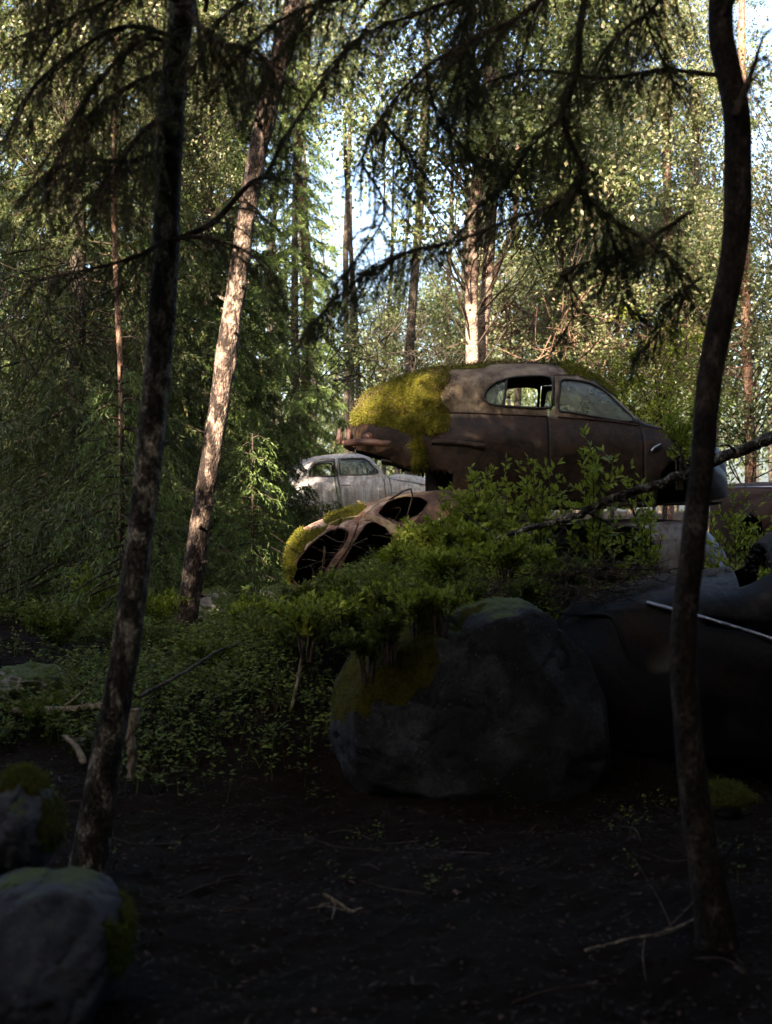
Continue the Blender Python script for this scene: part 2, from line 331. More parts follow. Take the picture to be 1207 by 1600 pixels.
class Car:
    """body skin lofted from outlines given in photograph pixels; local x = length, y = across, z = up"""
    def __init__(s, org, Y, tilt=0, yaw=0, near=0):
        s.org = org; s.Y = Y; s.k = F/(Y-near); s.tilt = R(tilt)
        s.root_loc = P(org[0], org[1], Y); s.rot = (0, -s.tilt, R(yaw)); s.bumps = []
    def l(s, px, py):
        dx = (px-s.org[0])/s.k; dz = -(py-s.org[1])/s.k; c, n = math.cos(-s.tilt), math.sin(-s.tilt)
        return (dx*c-dz*n, dx*n+dz*c)
    def L(s, pts): return np.array([s.l(*p) for p in pts])
    def shape(s, top, belt, sill, wid, n_up=2.7, endpow=5, gh=.93, bulge=.05, nx=190, xpad=0, lpts=False):
        cv = (lambda q: np.array(q, float)) if lpts else s.L
        def fn(pts, sm=True):
            a = cv(pts); 
            if sm and len(a) > 2: a = smooth_path(a, 200)
            o = np.argsort(a[:, 0]); return a[o]
        s.t_, s.b_, s.s_ = fn(top), fn(belt), fn(sill, False)
        s.x0, s.x1 = s.t_[0, 0], s.t_[-1, 0]; s.w = wid; s.n = n_up; s.ep = endpow; s.gh = gh; s.bl = bulge; s.nx = nx
        return s
    def zt(s, x): return np.interp(x, s.t_[:, 0], s.t_[:, 1])
    def zb(s, x): return np.minimum(np.interp(x, s.b_[:, 0], s.b_[:, 1]), s.zt(x)-.02)
    def zs(s, x): return np.minimum(np.interp(x, s.s_[:, 0], s.s_[:, 1]), s.zb(x)-.02)
    def W(s, x):
        u = np.clip(2*(x-s.x0)/(s.x1-s.x0)-1, -1, 1); return s.w*np.maximum(1-np.abs(u)**s.ep, 0)**.5*.99+.01
    def y(s, x, z):
        zb, zt, zs = s.zb(x), s.zt(x), s.zs(x); W = s.W(x)
        q = np.clip((zb-z)/np.maximum(zb-zs, .05), 0, 1); low = W*(s.gh+(1-s.gh)*np.sin(np.minimum(q*3.2, 1)*math.pi/2)+s.bl*np.sin(q*math.pi)-.06*q**3)
        h = np.clip((z-zb)/np.maximum(zt-zb, .01), 0, 1); up = W*s.gh*(1-h**s.n)**(1/s.n)
        r = np.where(z > zb, up, low)
        r = r+getattr(s, 'dent', .006)*fnoise(np.stack(np.broadcast_arrays(x, z), -1), 31, 4, 2.2)*(W > .1)*np.clip((zt-z)/.1, 0, 1)
        for (bx, bz, sx, sz, a) in s.bumps: r = r+a*np.exp(-((x-bx)/sx)**4-((z-bz)/sz)**4)*(W > .1)
        return r
    def grid(s):
        xs = s.x0+(s.x1-s.x0)*(.5-.5*np.cos(np.linspace(0, math.pi, s.nx)))*.5+(s.x1-s.x0)*np.linspace(0, 1, s.nx)*.5
        nl, nu = 26, 34; v = np.concatenate([np.linspace(0, 1, nl, endpoint=False)-1, np.linspace(0, 1, nu)])
        X = np.repeat(xs[:, None], len(v), 1); zb, zt, zs = s.zb(X), s.zt(X), s.zs(X)
        h = np.sin(np.clip(v, 0, 1)*math.pi/2)**(2/s.n)*np.ones_like(X)
        Z = np.where(v < 0, zb+v*(zb-zs), zb+(zt-zb)*h); Y = s.y(X, Z); Y[:, -1] = 0
        return X, Y, Z, v
    def panel(s, inc=None, exc=(), off=0.0, disp=None, sides=(-1, 1), top_cut=None, snap=.03, vmax=None):
        X, Y, Z, v = s.grid(); mb = MB(); nx, nv = X.shape
        polys = ([inc] if inc is not None else [])+list(exc)
        pts = np.stack([X, Z], -1); cen = (pts[:-1, :-1]+pts[1:, :-1]+pts[1:, 1:]+pts[:-1, 1:])/4
        keep = np.ones(cen.shape[:2], bool)
        if inc is not None: keep &= in_poly(cen, inc)
        for e in exc: keep &= ~in_poly(cen, e)
        if top_cut is not None:
            yc = (Y[:-1, :-1]+Y[1:, 1:])/2
            for (xa, xb, yh) in top_cut: keep &= ~((cen[..., 0] > xa) & (cen[..., 0] < xb) & (yc < yh) & (v[:-1] >= 0)[None])
        idx = np.arange(nx*nv).reshape(nx, nv)
        q = np.stack([idx[:-1, :-1], idx[1:, :-1], idx[1:, 1:], idx[:-1, 1:]], -1)
        Fk = q[keep]
        if len(Fk) == 0: return mb
        cnt = np.zeros(nx*nv); np.add.at(cnt, Fk.ravel(), 1)
        cntall = np.zeros(nx*nv); np.add.at(cntall, q.reshape(-1, 4).ravel(), 1)
        bd = (cnt > 0) & (cnt < cntall); p2 = pts.reshape(-1, 2).copy()
        if len(polys) and bd.any():
            bi = np.where(bd)[0]; best = np.full(len(bi), 1e9); tgt = p2[bi].copy()
            for pl in polys:
                d, c = near_poly(p2[bi], pl); k = d < best; best[k] = d[k]; tgt[k] = c[k]
            k = best < snap+.02; p2[bi[k]] = tgt[k]
        x, z = p2[:, 0], p2[:, 1]; yv = s.y(x, z); z = np.minimum(z, s.zt(x)); topmask = np.isclose(z, s.zt(x), atol=1e-4); 
        yv = np.where((np.arange(nx*nv) % nv == nv-1), 0, yv)
        C = np.stack([x, yv, z], -1)
        G = C.reshape(nx, nv, 3); N = norm(np.cross(np.gradient(G, axis=0), np.gradient(G, axis=1)).reshape(-1, 3))
        N = np.where(N[:, 1:2]*1+N[:, 2:3] < 0, -N, N)
        amt = off+(disp(C) if disp is not None else 0)
        C = C+N*(np.asarray(amt)[..., None] if np.ndim(amt) else amt)
        used = np.unique(Fk); mp = -np.ones(nx*nv, int); mp[used] = np.arange(len(used))
        for sd_ in sides:
            D = C[used].copy()
            if sd_ < 0: D[:, 1] *= -1
            f = mp[Fk]; mb.add(D, f if sd_ < 0 else f[:, ::-1])
        s.lastN = N
        return mb
    def rim(s, mb, poly, r=.012, off=.0, sides=(-1, 1), n=70):
        pl = np.vstack([poly, poly[:1]]); pl = np.array(pl)
        d = np.r_[0, np.cumsum(np.linalg.norm(np.diff(pl, axis=0), axis=1))]; u = np.linspace(0, d[-1], n)
        x = np.interp(u, d, pl[:, 0]); z = np.interp(u, d, pl[:, 1]); z = np.minimum(z, s.zt(x)-.005)
        for sd_ in sides: tube(mb, np.stack([x, sd_*(s.y(x, z)+off), z], -1), r, 6, cap=False)
    def line(s, mb, pts, r, off=0, sides=(-1,), n=30, rough=0):
        q = smooth_path(pts, n) if len(pts) > 2 else smooth_path(pts, n)
        for sd_ in sides: tube(mb, np.stack([q[:, 0], sd_*(s.y(q[:, 0], q[:, 1])+off), q[:, 1]], -1), r, 8, rough=rough)
def moss_patch(car, root, poly, thick=.06, tufts=9000, label=None, seed=1, sides=(-1, 1), tl=.028):
    poly = np.array(poly); poly = smooth_path(np.vstack([poly, poly[:1]]), 220)[:-1]; poly = poly+np.stack([fnoise(poly, seed+3, 3, 9), fnoise(poly, seed+4, 3, 9)], -1)*.035
    def disp(C):
        d, _ = near_poly(C[:, [0, 2]], poly); k = np.clip(d/.14, 0, 1)**.8
        n = .55+.75*fnoise(C, seed, 4, 7)
        return thick*k*np.maximum(n, .12)+.004
    pm = car.panel(inc=poly, disp=disp, sides=sides, snap=.02)
    o = pm.build('moss', M['moss'], root)
    if label: o['label'] = label
    me = o.data; nf = len(me.polygons); ar = np.zeros(nf); me.polygons.foreach_get('area', ar)
    cn = np.zeros(nf*3); me.polygons.foreach_get('center', cn); cn = cn.reshape(-1, 3)
    nm = np.zeros(nf*3); me.polygons.foreach_get('normal', nm); nm = nm.reshape(-1, 3)
    pk = rng.choice(nf, tufts, p=ar/ar.sum()); st = np.sqrt(ar[pk])[:, None]
    fz = MB(); kites(fz, cn[pk]+rng.normal(size=(tufts, 3))*st*.5, norm(nm[pk]+rng.normal(size=(tufts, 3))*.7+np.array([0, 0, -.2])), rng.uniform(.4, 1.2, tufts)*tl, rng.uniform(.004, .008, tufts))
    fz.build('moss_fuzz', M['fuzz'], o, smooth=False)
    return o
def car_root(c, label, group=None, cat='wrecked car', name='wrecked_car'):
    return empty(name, c.root_loc, label, cat, group, c.rot)
def litter_on(car, root, n, polys, name='fallen_needles'):
    pass

def pair(car, name, m, root, solid=0, sides=(-1, 1), **kw):
    """the same part on the near (first) and the far flank, each its own object"""
    out = []
    for sd_ in sides:
        b = car.panel(sides=(sd_,), **kw); out.append(b.build(name, m, root, solid=solid))
    return out
def frames(car, poly, r, root, near=None, far=None, sides=(-1, 1), m=None, off=0.0):
    for sd_ in sides:
        b = MB(); car.rim(b, poly, r, off, (sd_,)); pr = near if sd_ < 0 else far
        b.build('window_frame', m or M['rubber'], pr if pr is not None else root)
def lines(car, name, pts, r, off, m, root, sides=(-1,), rough=0):
    for sd_ in sides:
        b = MB(); car.line(b, pts, r, off, (sd_,), rough=rough); b.build(name, m, root)
def one_sided(car, exc, **kw):
    """openings in the near flank only"""
    b = car.panel(exc=exc, sides=(-1,), **kw); q = car.panel(sides=(1,)); o = b.n
    for k in (3, 4):
        for a_ in q.f[k]: b.f[k].append(a_+o)
    b.v += q.v; b.n += q.n; return b
# --- car 1: brown fastback perched on top
c1 = Car((760, 800), 14.0, 0, 0, .35)
c1.shape(top=[(540, 668), (543, 650), (551, 632), (570, 614), (604, 598), (650, 583), (695, 574), (745, 567), (800, 564), (858, 566), (898, 574), (932, 592), (962, 622), (990, 654), (1010, 664), (1060, 675), (1100, 686), (1128, 704), (1140, 745)],
         belt=[(540, 672), (600, 655), (700, 648), (760, 650), (860, 655), (985, 668), (1050, 686), (1140, 748)],
         sill=[(540, 700), (562, 706), (604, 718), (630, 735), (655, 748), (676, 752), (700, 785), (760, 796), (900, 797), (1060, 790), (1140, 775)], wid=.76, endpow=6, gh=.9, bulge=.04)
c1.dent = .018
c1.bumps = [(*c1.l(700, 735), .52, .42, .07), (*c1.l(1075, 740), .5, .4, .06)]
r1 = car_root(c1, 'rusty brown fastback car with moss on its tail, perched on top of the other wrecks')
q_win = round_poly(c1.L([(749, 627), (753, 614), (768, 602), (792, 594), (825, 591), (850, 593), (855, 602), (853, 630), (848, 641), (800, 640), (760, 636)]), 90)
f_win = round_poly(c1.L([(866, 606), (870, 597), (892, 597), (918, 603), (938, 615), (958, 636), (977, 658), (963, 662), (920, 655), (880, 648), (863, 643)]), 90)
door = c1.L([(858, 589), (895, 588), (925, 598), (950, 618), (986, 660), (990, 690), (990, 785), (858, 787), (846, 780), (846, 650), (857, 640)])
jag = []
for i, px in enumerate(np.linspace(612, 700, 24)): jag.append((px, 752-16*abs(math.sin(i*1.7))-(700-px)*.12+random.uniform(-3, 3)))
jagp = c1.L([(605, 830)]+[(605, 722)]+jag+[(704, 830)])
hole = round_poly(c1.L([(1012, 830), (1011, 770), (1020, 736), (1044, 722), (1068, 736), (1080, 770), (1082, 830)]), 60)
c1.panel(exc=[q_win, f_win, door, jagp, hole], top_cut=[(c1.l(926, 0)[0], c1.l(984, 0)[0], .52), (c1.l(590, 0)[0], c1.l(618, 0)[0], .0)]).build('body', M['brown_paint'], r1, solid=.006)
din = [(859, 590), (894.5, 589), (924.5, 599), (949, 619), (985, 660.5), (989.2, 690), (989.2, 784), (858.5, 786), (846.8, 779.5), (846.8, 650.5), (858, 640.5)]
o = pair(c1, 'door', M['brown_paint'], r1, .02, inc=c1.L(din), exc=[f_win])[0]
mbh = MB(); a = c1.l(1000, 708); c1.line(mbh, [a, (a[0]+.03, a[1]+.03), (a[0]+.09, a[1]+.06)], .014, .03); mbh.build('mirror_arm', M['chrome'], r1)
g = pair(c1, 'side_window', M['glass_dusty'], r1, inc=f_win, off=-.012); frames(c1, f_win, .011, r1, g[0], g[1])
tri = c1.L([(749, 627), (753, 614), (768, 602), (785, 596), (778, 638), (760, 636)])
g = pair(c1, 'quarter_window', M['glass_dusty'], r1, inc=tri, off=-.012)
g[0]['label'] = 'broken dusty rear side window'
frames(c1, q_win, .012, r1, g[0], g[1]); lines(c1, 'window_bar', [c1.l(785, 597), c1.l(782, 617), c1.l(778, 638)], .012, -.01, M['rubber'], r1, (-1, 1))
wm = MB(); xa, xb = c1.l(928, 0)[0], c1.l(982, 0)[0]; X = np.linspace(xa, xb, 10)
V = [(x, y, float(c1.zt(x))-.02-.05*(y/.5)**2) for x in X for y in np.linspace(-.51, .51, 9)]
ii = np.arange(90).reshape(10, 9); wm.add(V, np.stack([ii[:-1, :-1], ii[1:, :-1], ii[1:, 1:], ii[:-1, 1:]], -1).reshape(-1, 4)); wm.build('windscreen', M['glass_dusty'], r1)
# belt and waist mouldings
lines(c1, 'waist_moulding', [c1.l(690, 648), c1.l(800, 652), c1.l(846, 654)], .008, .006, M['maroon'], r1, (-1, 1))
lines(c1, 'waist_moulding', [c1.l(862, 655), c1.l(930, 660), c1.l(984, 668)], .008, .006, M['maroon'], r1, (-1, 1))
lines(c1, 'fender_moulding', [c1.l(668, 694), c1.l(705, 696), c1.l(748, 702)], .03, .0, M['brown_paint'], r1, (-1, 1), .06)
# bumper, tail lamp, trunk hinge, wire
bm_ = MB(); bx, bz = c1.l(549, 694)
pth = smooth_path([(bx+.35, -.80, bz-.02), (bx+.12, -.80, bz-.0), (bx-.03, -.62, bz), (bx-.07, -.3, bz+.01), (bx-.08, 0, bz+.01), (bx-.07, .3, bz+.01), (bx-.03, .62, bz), (bx+.12, .80, bz), (bx+.35, .8, bz)], 50)
tube(bm_, pth, .032, 10, .08); bm_.build('bumper', M['maroon'], r1)
def blob(mb, c, r, seed=0, n=14, amp=.1, f=3):
    """closed lumpy ellipsoid"""
    th = np.linspace(0, math.pi, n+1); ph = np.linspace(0, 2*math.pi, 2*n, endpoint=False)
    T, Ph = np.meshgrid(th, ph, indexing='ij'); d = np.stack([np.sin(T)*np.cos(Ph), np.sin(T)*np.sin(Ph), np.cos(T)], -1)
    rr = 1+amp*fnoise(d, seed, 4, f); V = np.array(c)+d*rr[..., None]*np.array(r)
    ix = np.arange((n+1)*2*n).reshape(n+1, 2*n); i2 = np.roll(ix, -1, 1)
    mb.add(V.reshape(-1, 3), np.stack([ix[:-1], ix[1:], i2[1:], i2[:-1]], -1).reshape(-1, 4))
x, z = c1.l(573, 685)
for sd_ in (-1, 1):
    lm = MB(); blob(lm, (x, sd_*(float(c1.y(np.array(x), np.array(z)))+.01), z), (.055, .035, .045), 1, 10, .02); lm.build('tail_lamp', M['red_lens'], r1)
lm = MB(); x2, z2 = c1.l(527, 683); blob(lm, (x2, -.35, z2), (.03, .05, .075), 4, 12, .25, 3); blob(lm, (x2+.09, -.36, z2+.01), (.025, .03, .06), 5, 10, .3, 3)
tube(lm, smooth_path([(x2+.02, -.35, z2-.04), (x2+.1, -.35, z2-.09), (x2+.24, -.36, z2-.06)], 14), .022, 8); lm.build('bumper_bracket', M['maroon'], r1)
lm = MB(); tube(lm, smooth_path([(*[c1.l(553, 670)[0]], -.62, c1.l(553, 670)[1]), (c1.l(552, 690)[0], -.66, c1.l(552, 690)[1]), (c1.l(553, 712)[0], -.64, c1.l(553, 712)[1])], 12), .007, 5); lm.build('hanging_cable', M['rubber'], r1)
# underside: floor, sill frames, axle, seats
fm = MB()
def boxm(mb, lo, hi):
    x0, y0, z0 = lo; x1, y1, z1 = hi
    V = [(x0, y0, z0), (x1, y0, z0), (x1, y1, z0), (x0, y1, z0), (x0, y0, z1), (x1, y0, z1), (x1, y1, z1), (x0, y1, z1)]
    mb.add(V, [(0, 3, 2, 1), (4, 5, 6, 7), (0, 1, 5, 4), (1, 2, 6, 5), (2, 3, 7, 6), (3, 0, 4, 7)])
za = c1.l(0, 785)[1]; xa = c1.l(690, 0)[0]; xb = c1.l(1110, 0)[0]
X = np.linspace(xa, xb, 40); Yg = np.linspace(-.7, .7, 16); V = [(x, y, za+.012*fnoise(np.array([x, y]), 2, 3, 6)) for x in X for y in Yg]
ii = np.arange(640).reshape(40, 16); fm.add(V, np.stack([ii[:-1, :-1], ii[1:, :-1], ii[1:, 1:], ii[:-1, 1:]], -1).reshape(-1, 4))
zt_ = c1.l(0, 712)[1]; xt = c1.l(560, 0)[0]
V = [(x, y, np.interp(x, [xt, xa-.1, xa], [zt_, zt_-.12, za])) for x in np.linspace(xt+.2, xa, 12) for y in np.linspace(-.6, .6, 6)]
ii = np.arange(72).reshape(12, 6); fm.add(V, np.stack([ii[:-1, :-1], ii[1:, :-1], ii[1:, 1:], ii[:-1, 1:]], -1).reshape(-1, 4))
fm.build('floor_pan', M['dark_metal'], r1, solid=.02)
fm = MB(); ax = c1.l(735, 0)[0]; tube(fm, [(ax, y, za+.02) for y in np.linspace(-.68, .68, 8)], .045, 10); 
for sd_ in (-1, 1):
    tube(fm, smooth_path([(ax-.2, sd_*.45, za+.10), (ax, sd_*.45, za-.06), (ax+.55, sd_*.45, za+.04)], 14), .028, 6)
for k in range(16):
    x = random.uniform(xa-.02, xa+1.1); y = -random.uniform(.3, .7); zz = za+(.22 if x < xa else 0); tube(fm, smooth_path([(x, y, zz+.05), (x+random.uniform(-.05, .05), y, zz-.06), (x+random.uniform(-.15, .15), y, zz-random.uniform(.08, .16))], 8), random.uniform(.006, .02), 5, .2)
fm.build('rear_axle', M['dark_metal'], r1)
fm = MB(); boxm(fm, (c1.l(992, 0)[0], -.5, za-.02), (c1.l(1085, 0)[0], .5, za+.62)); fm.build('inner_bay', M['dark_metal'], r1); fm = MB(); boxm(fm, (c1.l(665, 0)[0], -.6, za-.06), (c1.l(700, 0)[0], .6, za+.4)); fm.build('inner_bay', M['dark_metal'], r1)
for (sx, sy) in ((c1.l(880, 0)[0], -.35), (c1.l(880, 0)[0], .35), (c1.l(770, 0)[0], 0)):
    wv = .28 if sy else .62; fm = MB()
    V = [(sx-.14*t-.03*u*u, sy+wv*u*(1-.15*t**3), za+.25+t*.42-.03*u*u) for t in np.linspace(0, 1, 8) for u in np.linspace(-1, 1, 8)]
    ii = np.arange(64).reshape(8, 8); fm.add(V, np.stack([ii[:-1, :-1], ii[1:, :-1], ii[1:, 1:], ii[:-1, 1:]], -1).reshape(-1, 4))
    fm.build('seat', M['interior'], r1, solid=.1)
moss_patch(c1, r1, round_poly(c1.L([(541, 662), (544, 648), (553, 630), (574, 610), (608, 594), (640, 584), (672, 574), (700, 570), (703, 590), (694, 604), (686, 618), (692, 640), (700, 655), (698, 672), (676, 684), (640, 680), (612, 672), (585, 664), (562, 668), (548, 668)]), 80), .085, 26000, 'thick yellow green moss covering the tail of the roof')
moss_patch(c1, r1, round_poly(c1.L([(876, 560), (900, 565), (930, 580), (958, 606), (950, 614), (930, 600), (906, 592), (880, 590), (874, 578)]), 60), .085, 9000, 'yellow green moss cushion on the front of the roof', 9)
moss_patch(c1, r1, round_poly(c1.L([(690, 568), (745, 560), (812, 558), (806, 566), (760, 571), (712, 578)]), 60), .022, 2500, 'thin brown moss along the top of the roof', 5)
moss_patch(c1, r1, round_poly(c1.L([(640, 684), (656, 690), (662, 712), (655, 738), (642, 742), (636, 715)]), 40), .03, 1800, 'small moss clump on the rear fender', 6, (-1,))

# --- car 2: pale grey saloon behind
c2 = Car((560, 830), 25.0, 1, 4, .75)
c2.shape(top=[(446, 778), (449, 745), (456, 728), (470, 716), (500, 709), (530, 706), (562, 706), (575, 710), (592, 726), (604, 741), (625, 738), (660, 742), (690, 748), (712, 762), (718, 785)],
         belt=[(446, 780), (470, 748), (520, 745), (604, 745), (640, 752), (718, 790)],
         sill=[(446, 812), (500, 812), (620, 812), (718, 812)], wid=.74, endpow=6, gh=.92, n_up=3)
r2 = car_root(c2, 'pale grey saloon car half hidden behind spruce branches in the background')
w2a = round_poly(c2.L([(481, 744), (482, 732), (490, 723), (505, 719), (518, 720), (521, 730), (522, 742)]), 60)
w2b = round_poly(c2.L([(528, 741), (527, 722), (529, 717), (560, 715), (570, 717), (580, 727), (588, 738), (560, 741)]), 60)
arch = c2.L([(452, 830), (454, 806), (464, 794), (478, 790), (492, 795), (502, 808), (503, 830)])
archf = c2.L([(640, 830), (642, 804), (654, 790), (672, 788), (690, 796), (698, 830)])
d2a = c2.L([(524, 714), (566, 713), (576, 718), (590, 734), (606, 745), (609, 770), (600, 803), (533, 808), (524, 745)])
d2b = c2.L([(478, 746), (479, 730), (489, 719), (505, 715), (521, 715), (521, 745), (530, 806), (509, 806), (494, 786), (479, 780)])
c2.panel(exc=[w2a, w2b, arch, archf, d2a, d2b], top_cut=[(c2.l(573, 0)[0], c2.l(601, 0)[0], .5)]).build('body', M['grey_paint'], r2, solid=.01)
o = pair(c2, 'front_door', M['grey_paint'], r2, .02, inc=c2.L([(525, 716), (565, 714.5), (575, 719.5), (589, 735), (605, 746), (608, 769), (599, 802), (534, 807), (525.5, 745)]), exc=[w2b], off=.006)
mbh = MB(); a = c2.l(532, 757); c2.line(mbh, [a, (a[0]+.06, a[1]+.004), (a[0]+.14, a[1])], .014, .02); mbh.build('handle', M['chrome'], o[0])
pair(c2, 'rear_door', M['grey_paint'], r2, .02, inc=c2.L([(479, 745), (480, 731), (490, 720), (505, 716.5), (519, 717), (519, 745), (526, 804), (510, 804), (495, 785), (480, 779)]), exc=[w2a], off=.002)
g = pair(c2, 'side_window', M['glass_clear'], r2, inc=w2b, off=-.012); frames(c2, w2b, .013, r2, g[0], g[1])
lines(c2, 'window_bar', [c2.l(565, 716), c2.l(570, 728), c2.l(572, 740)], .012, 0, M['rubber'], r2, (-1, 1))
frames(c2, w2a, .013, r2)
lines(c2, 'trim_strip', [c2.l(606, 746), c2.l(640, 752), c2.l(690, 760)], .012, .006, M['chrome'], r2)
lines(c2, 'trim_strip', [c2.l(607, 768), c2.l(650, 772), c2.l(700, 776)], .008, .006, M['chrome'], r2)
im = MB(); za = c2.l(0, 805)[1]
boxm(im, (c2.l(462, 0)[0], -.66, za-.03), (c2.l(705, 0)[0], .66, za)); im.build('floor_pan', M['dark_metal'], r2)
im = MB(); sw = c2.l(583, 0)[0]
a = np.linspace(0, 2*math.pi, 24); tube(im, np.stack([sw-.12+.05*np.sin(a), -.33+.19*np.cos(a), c2.l(0, 740)[1]+.17*np.sin(a)+.03], -1), .014, 6, cap=False); im.build('steering_wheel', M['rubber'], r2)
for sx in (c2.l(548, 0)[0], c2.l(500, 0)[0]):
    im = MB(); V = [(sx-.14*t, u*.6, za+.25+t*.36) for t in np.linspace(0, 1, 6) for u in np.linspace(-1, 1, 6)]
    ii = np.arange(36).reshape(6, 6); im.add(V, np.stack([ii[:-1, :-1], ii[1:, :-1], ii[1:, 1:], ii[:-1, 1:]], -1).reshape(-1, 4)); im.build('seat', M['interior'], r2, solid=.08)
# --- car 3: red-brown body tilted up against the pile
c3 = Car((560, 860), 13.3, 27, 0, .45)
c3.dent = .012
c3.shape(top=[(452, 912), (444, 886), (446, 862), (455, 841), (475, 822), (510, 806), (545, 793), (585, 780), (620, 770), (655, 766), (700, 762), (760, 762), (800, 775), (815, 800)],
         belt=[(456, 918), (500, 914), (560, 888), (620, 842), (680, 808), (750, 795), (815, 806)],
         sill=[(470, 950), (520, 975), (600, 930), (700, 880), (815, 850)], wid=.66, endpow=7, gh=.96, n_up=2.3, bulge=.03)
r3 = car_root(c3, 'gutted red brown car body tilted nose up below the mossy tail')
w3a = sharp_poly(c3.L([(458, 905), (466, 877), (486, 849), (512, 829), (537, 822), (548, 829), (542, 847), (522, 871), (498, 912), (470, 914)]), 70)
w3b = sharp_poly(c3.L([(575, 815), (588, 813), (613, 827), (618, 838), (598, 860), (573, 882), (556, 900), (540, 905), (536, 880), (553, 849)]), 70)
w3c = sharp_poly(c3.L([(592, 799), (607, 781), (634, 772), (659, 774), (672, 784), (657, 803), (629, 814), (604, 808)]), 70)
one_sided(c3, [w3a, w3b, w3c]).build('body', M['pink_rust'], r3, solid=.008)
lines(c3, 'drip_rail', [c3.l(458, 868), c3.l(486, 834), c3.l(530, 811), c3.l(572, 801), c3.l(600, 781), c3.l(660, 768)], .009, .004, M['cream_rust'], r3, rough=.25)
lines(c3, 'pillar_rib', [c3.l(503, 912), c3.l(528, 880), c3.l(549, 848), c3.l(562, 816)], .008, .002, M['maroon'], r3, rough=.3)
for (w_, i0, i1) in ((w3a, 0, 34), (w3b, 30, 66), (w3c, 34, 66)):
    lines(c3, 'torn_flange', [tuple(q_) for q_ in w_[i0:i1:3]], .007, -.004, M['maroon'], r3, rough=.5)
for w_ in (): frames(c3, w_, .010, r3, sides=(-1,), m=M['maroon'])
pp = c3.L([(572, 802), (592, 805), (626, 818), (630, 830), (616, 836), (604, 822), (585, 812), (570, 812)])
c3.panel(inc=pp, off=.005, sides=(-1,)).build('door_pillar', M['cream_rust'], r3, solid=.01)
bp = c3.L([(556, 899), (600, 862), (640, 834), (690, 806), (700, 818), (650, 850), (600, 888), (566, 918), (540, 912)])
c3.panel(inc=bp, off=.005, sides=(-1,)).build('door', M['cream_rust'], r3, solid=.01)
moss_patch(c3, r3, round_poly(c3.L([(450, 915), (440, 884), (443, 860), (452, 840), (470, 824), (478, 828), (500, 822), (516, 818), (500, 832), (480, 852), (466, 876), (458, 900)]), 70), .04, 7000, 'green moss on the low end of the roof', 12)
moss_patch(c3, r3, round_poly(c3.L([(500, 812), (530, 796), (560, 786), (572, 790), (548, 806), (520, 820)]), 50), .014, 1500, 'thin moss streak on the roof', 14)
im = MB(); za3 = c3.l(600, 925)
boxm(im, (c3.l(480, 930)[0], -.5, za3[1]-.05), (c3.l(715, 800)[0], .55, za3[1])); im.build('floor_pan', M['dark_metal'], r3)
im = MB()
for k in range(14):
    a = np.array([c3.l(random.uniform(470, 660), random.uniform(820, 880))[0], random.uniform(-.3, .4), random.uniform(.0, .3)])
    tube(im, smooth_path([a, a+rng.normal(size=3)*.15, a+rng.normal(size=3)*.3], 8), random.uniform(.004, .014), 5)
im.build('interior_struts', M['twig'], r3)

# --- car 4: black-blue car in the lower right
c4 = Car((1020, 1130), 9.9, -2, -6, .75)
c4.dent = .035
c4.shape(top=[(846, 1040), (852, 985), (862, 950), (885, 934), (930, 912), (985, 893), (1040, 880), (1100, 872), (1150, 862), (1190, 830), (1230, 800), (1330, 770), (1420, 775)],
         belt=[(846, 1050), (870, 960), (930, 932), (1040, 930), (1130, 940), (1250, 950), (1420, 950)],
         sill=[(846, 1120), (900, 1150), (1200, 1165), (1420, 1170)], wid=.80, endpow=7, gh=.95, n_up=2.2, bulge=.05)
r4 = car_root(c4, 'black car nosing in from the right edge beside the big boulder')
a4 = c4.L([(905, 1200), (905, 1080), (925, 1035), (965, 1015), (1005, 1030), (1030, 1080), (1032, 1200)])
win4 = round_poly(c4.L([(1215, 930), (1225, 850), (1260, 815), (1330, 800), (1330, 930)]), 40)
slot = c4.L([(1085, 938), (1200, 948), (1200, 966), (1085, 950)])
c4.panel(exc=[win4, slot], top_cut=[(c4.l(1175, 0)[0], c4.l(1225, 0)[0], .6)]).build('body', M['blue_black'], r4, solid=.01)
hd = MB(); c4.line(hd, [c4.l(996, 915), c4.l(1060, 931), c4.l(1120, 948), c4.l(1185, 968)], .014, .03, rough=.12); hd.build('trim_strip', M['chrome'], r4)
hd = MB(); c4.line(hd, [c4.l(864, 944), c4.l(900, 936), c4.l(935, 935), c4.l(950, 950), c4.l(962, 985), c4.l(975, 1005)], .014, .02); hd.build('fender_edge', M['blue_black'], r4)

hd = MB(); boxm(hd, (c4.l(900, 0)[0], -.5, c4.l(0, 1120)[1]), (c4.l(1400, 0)[0], .6, c4.l(0, 1110)[1])); hd.build('floor_pan', M['dark_metal'], r4)

# --- car 5: flattened pale car under the brown one
c5 = Car((900, 930), 13.9, 1, 3, .6)
c5.shape(top=[(672, 868), (690, 820), (740, 800), (800, 799), (860, 806), (960, 806), (1040, 806), (1085, 812), (1120, 838), (1140, 872), (1150, 905)],
         belt=[(672, 880), (730, 850), (800, 850), (960, 826), (1060, 826), (1150, 910)],
         sill=[(672, 925), (800, 932), (1000, 930), (1150, 930)], wid=.78, endpow=6, gh=.95, n_up=2.4)
r5 = car_root(c5, 'flattened pale car crushed underneath the brown fastback')
w5 = round_poly(c5.L([(815, 816), (860, 813), (940, 814), (985, 824), (1000, 860), (985, 905), (880, 912), (815, 905)]), 60)
w5b = round_poly(c5.L([(700, 842), (740, 820), (805, 818), (805, 860), (720, 866)]), 50)
one_sided(c5, [w5, w5b]).build('body', M['pale_paint'], r5, solid=.01)
frames(c5, w5, .014, r5, sides=(-1,)); g = pair(c5, 'side_window', M['glass_dusty'], r5, sides=(-1,), inc=w5b, off=-.01); frames(c5, w5b, .014, r5, g[0], sides=(-1,))
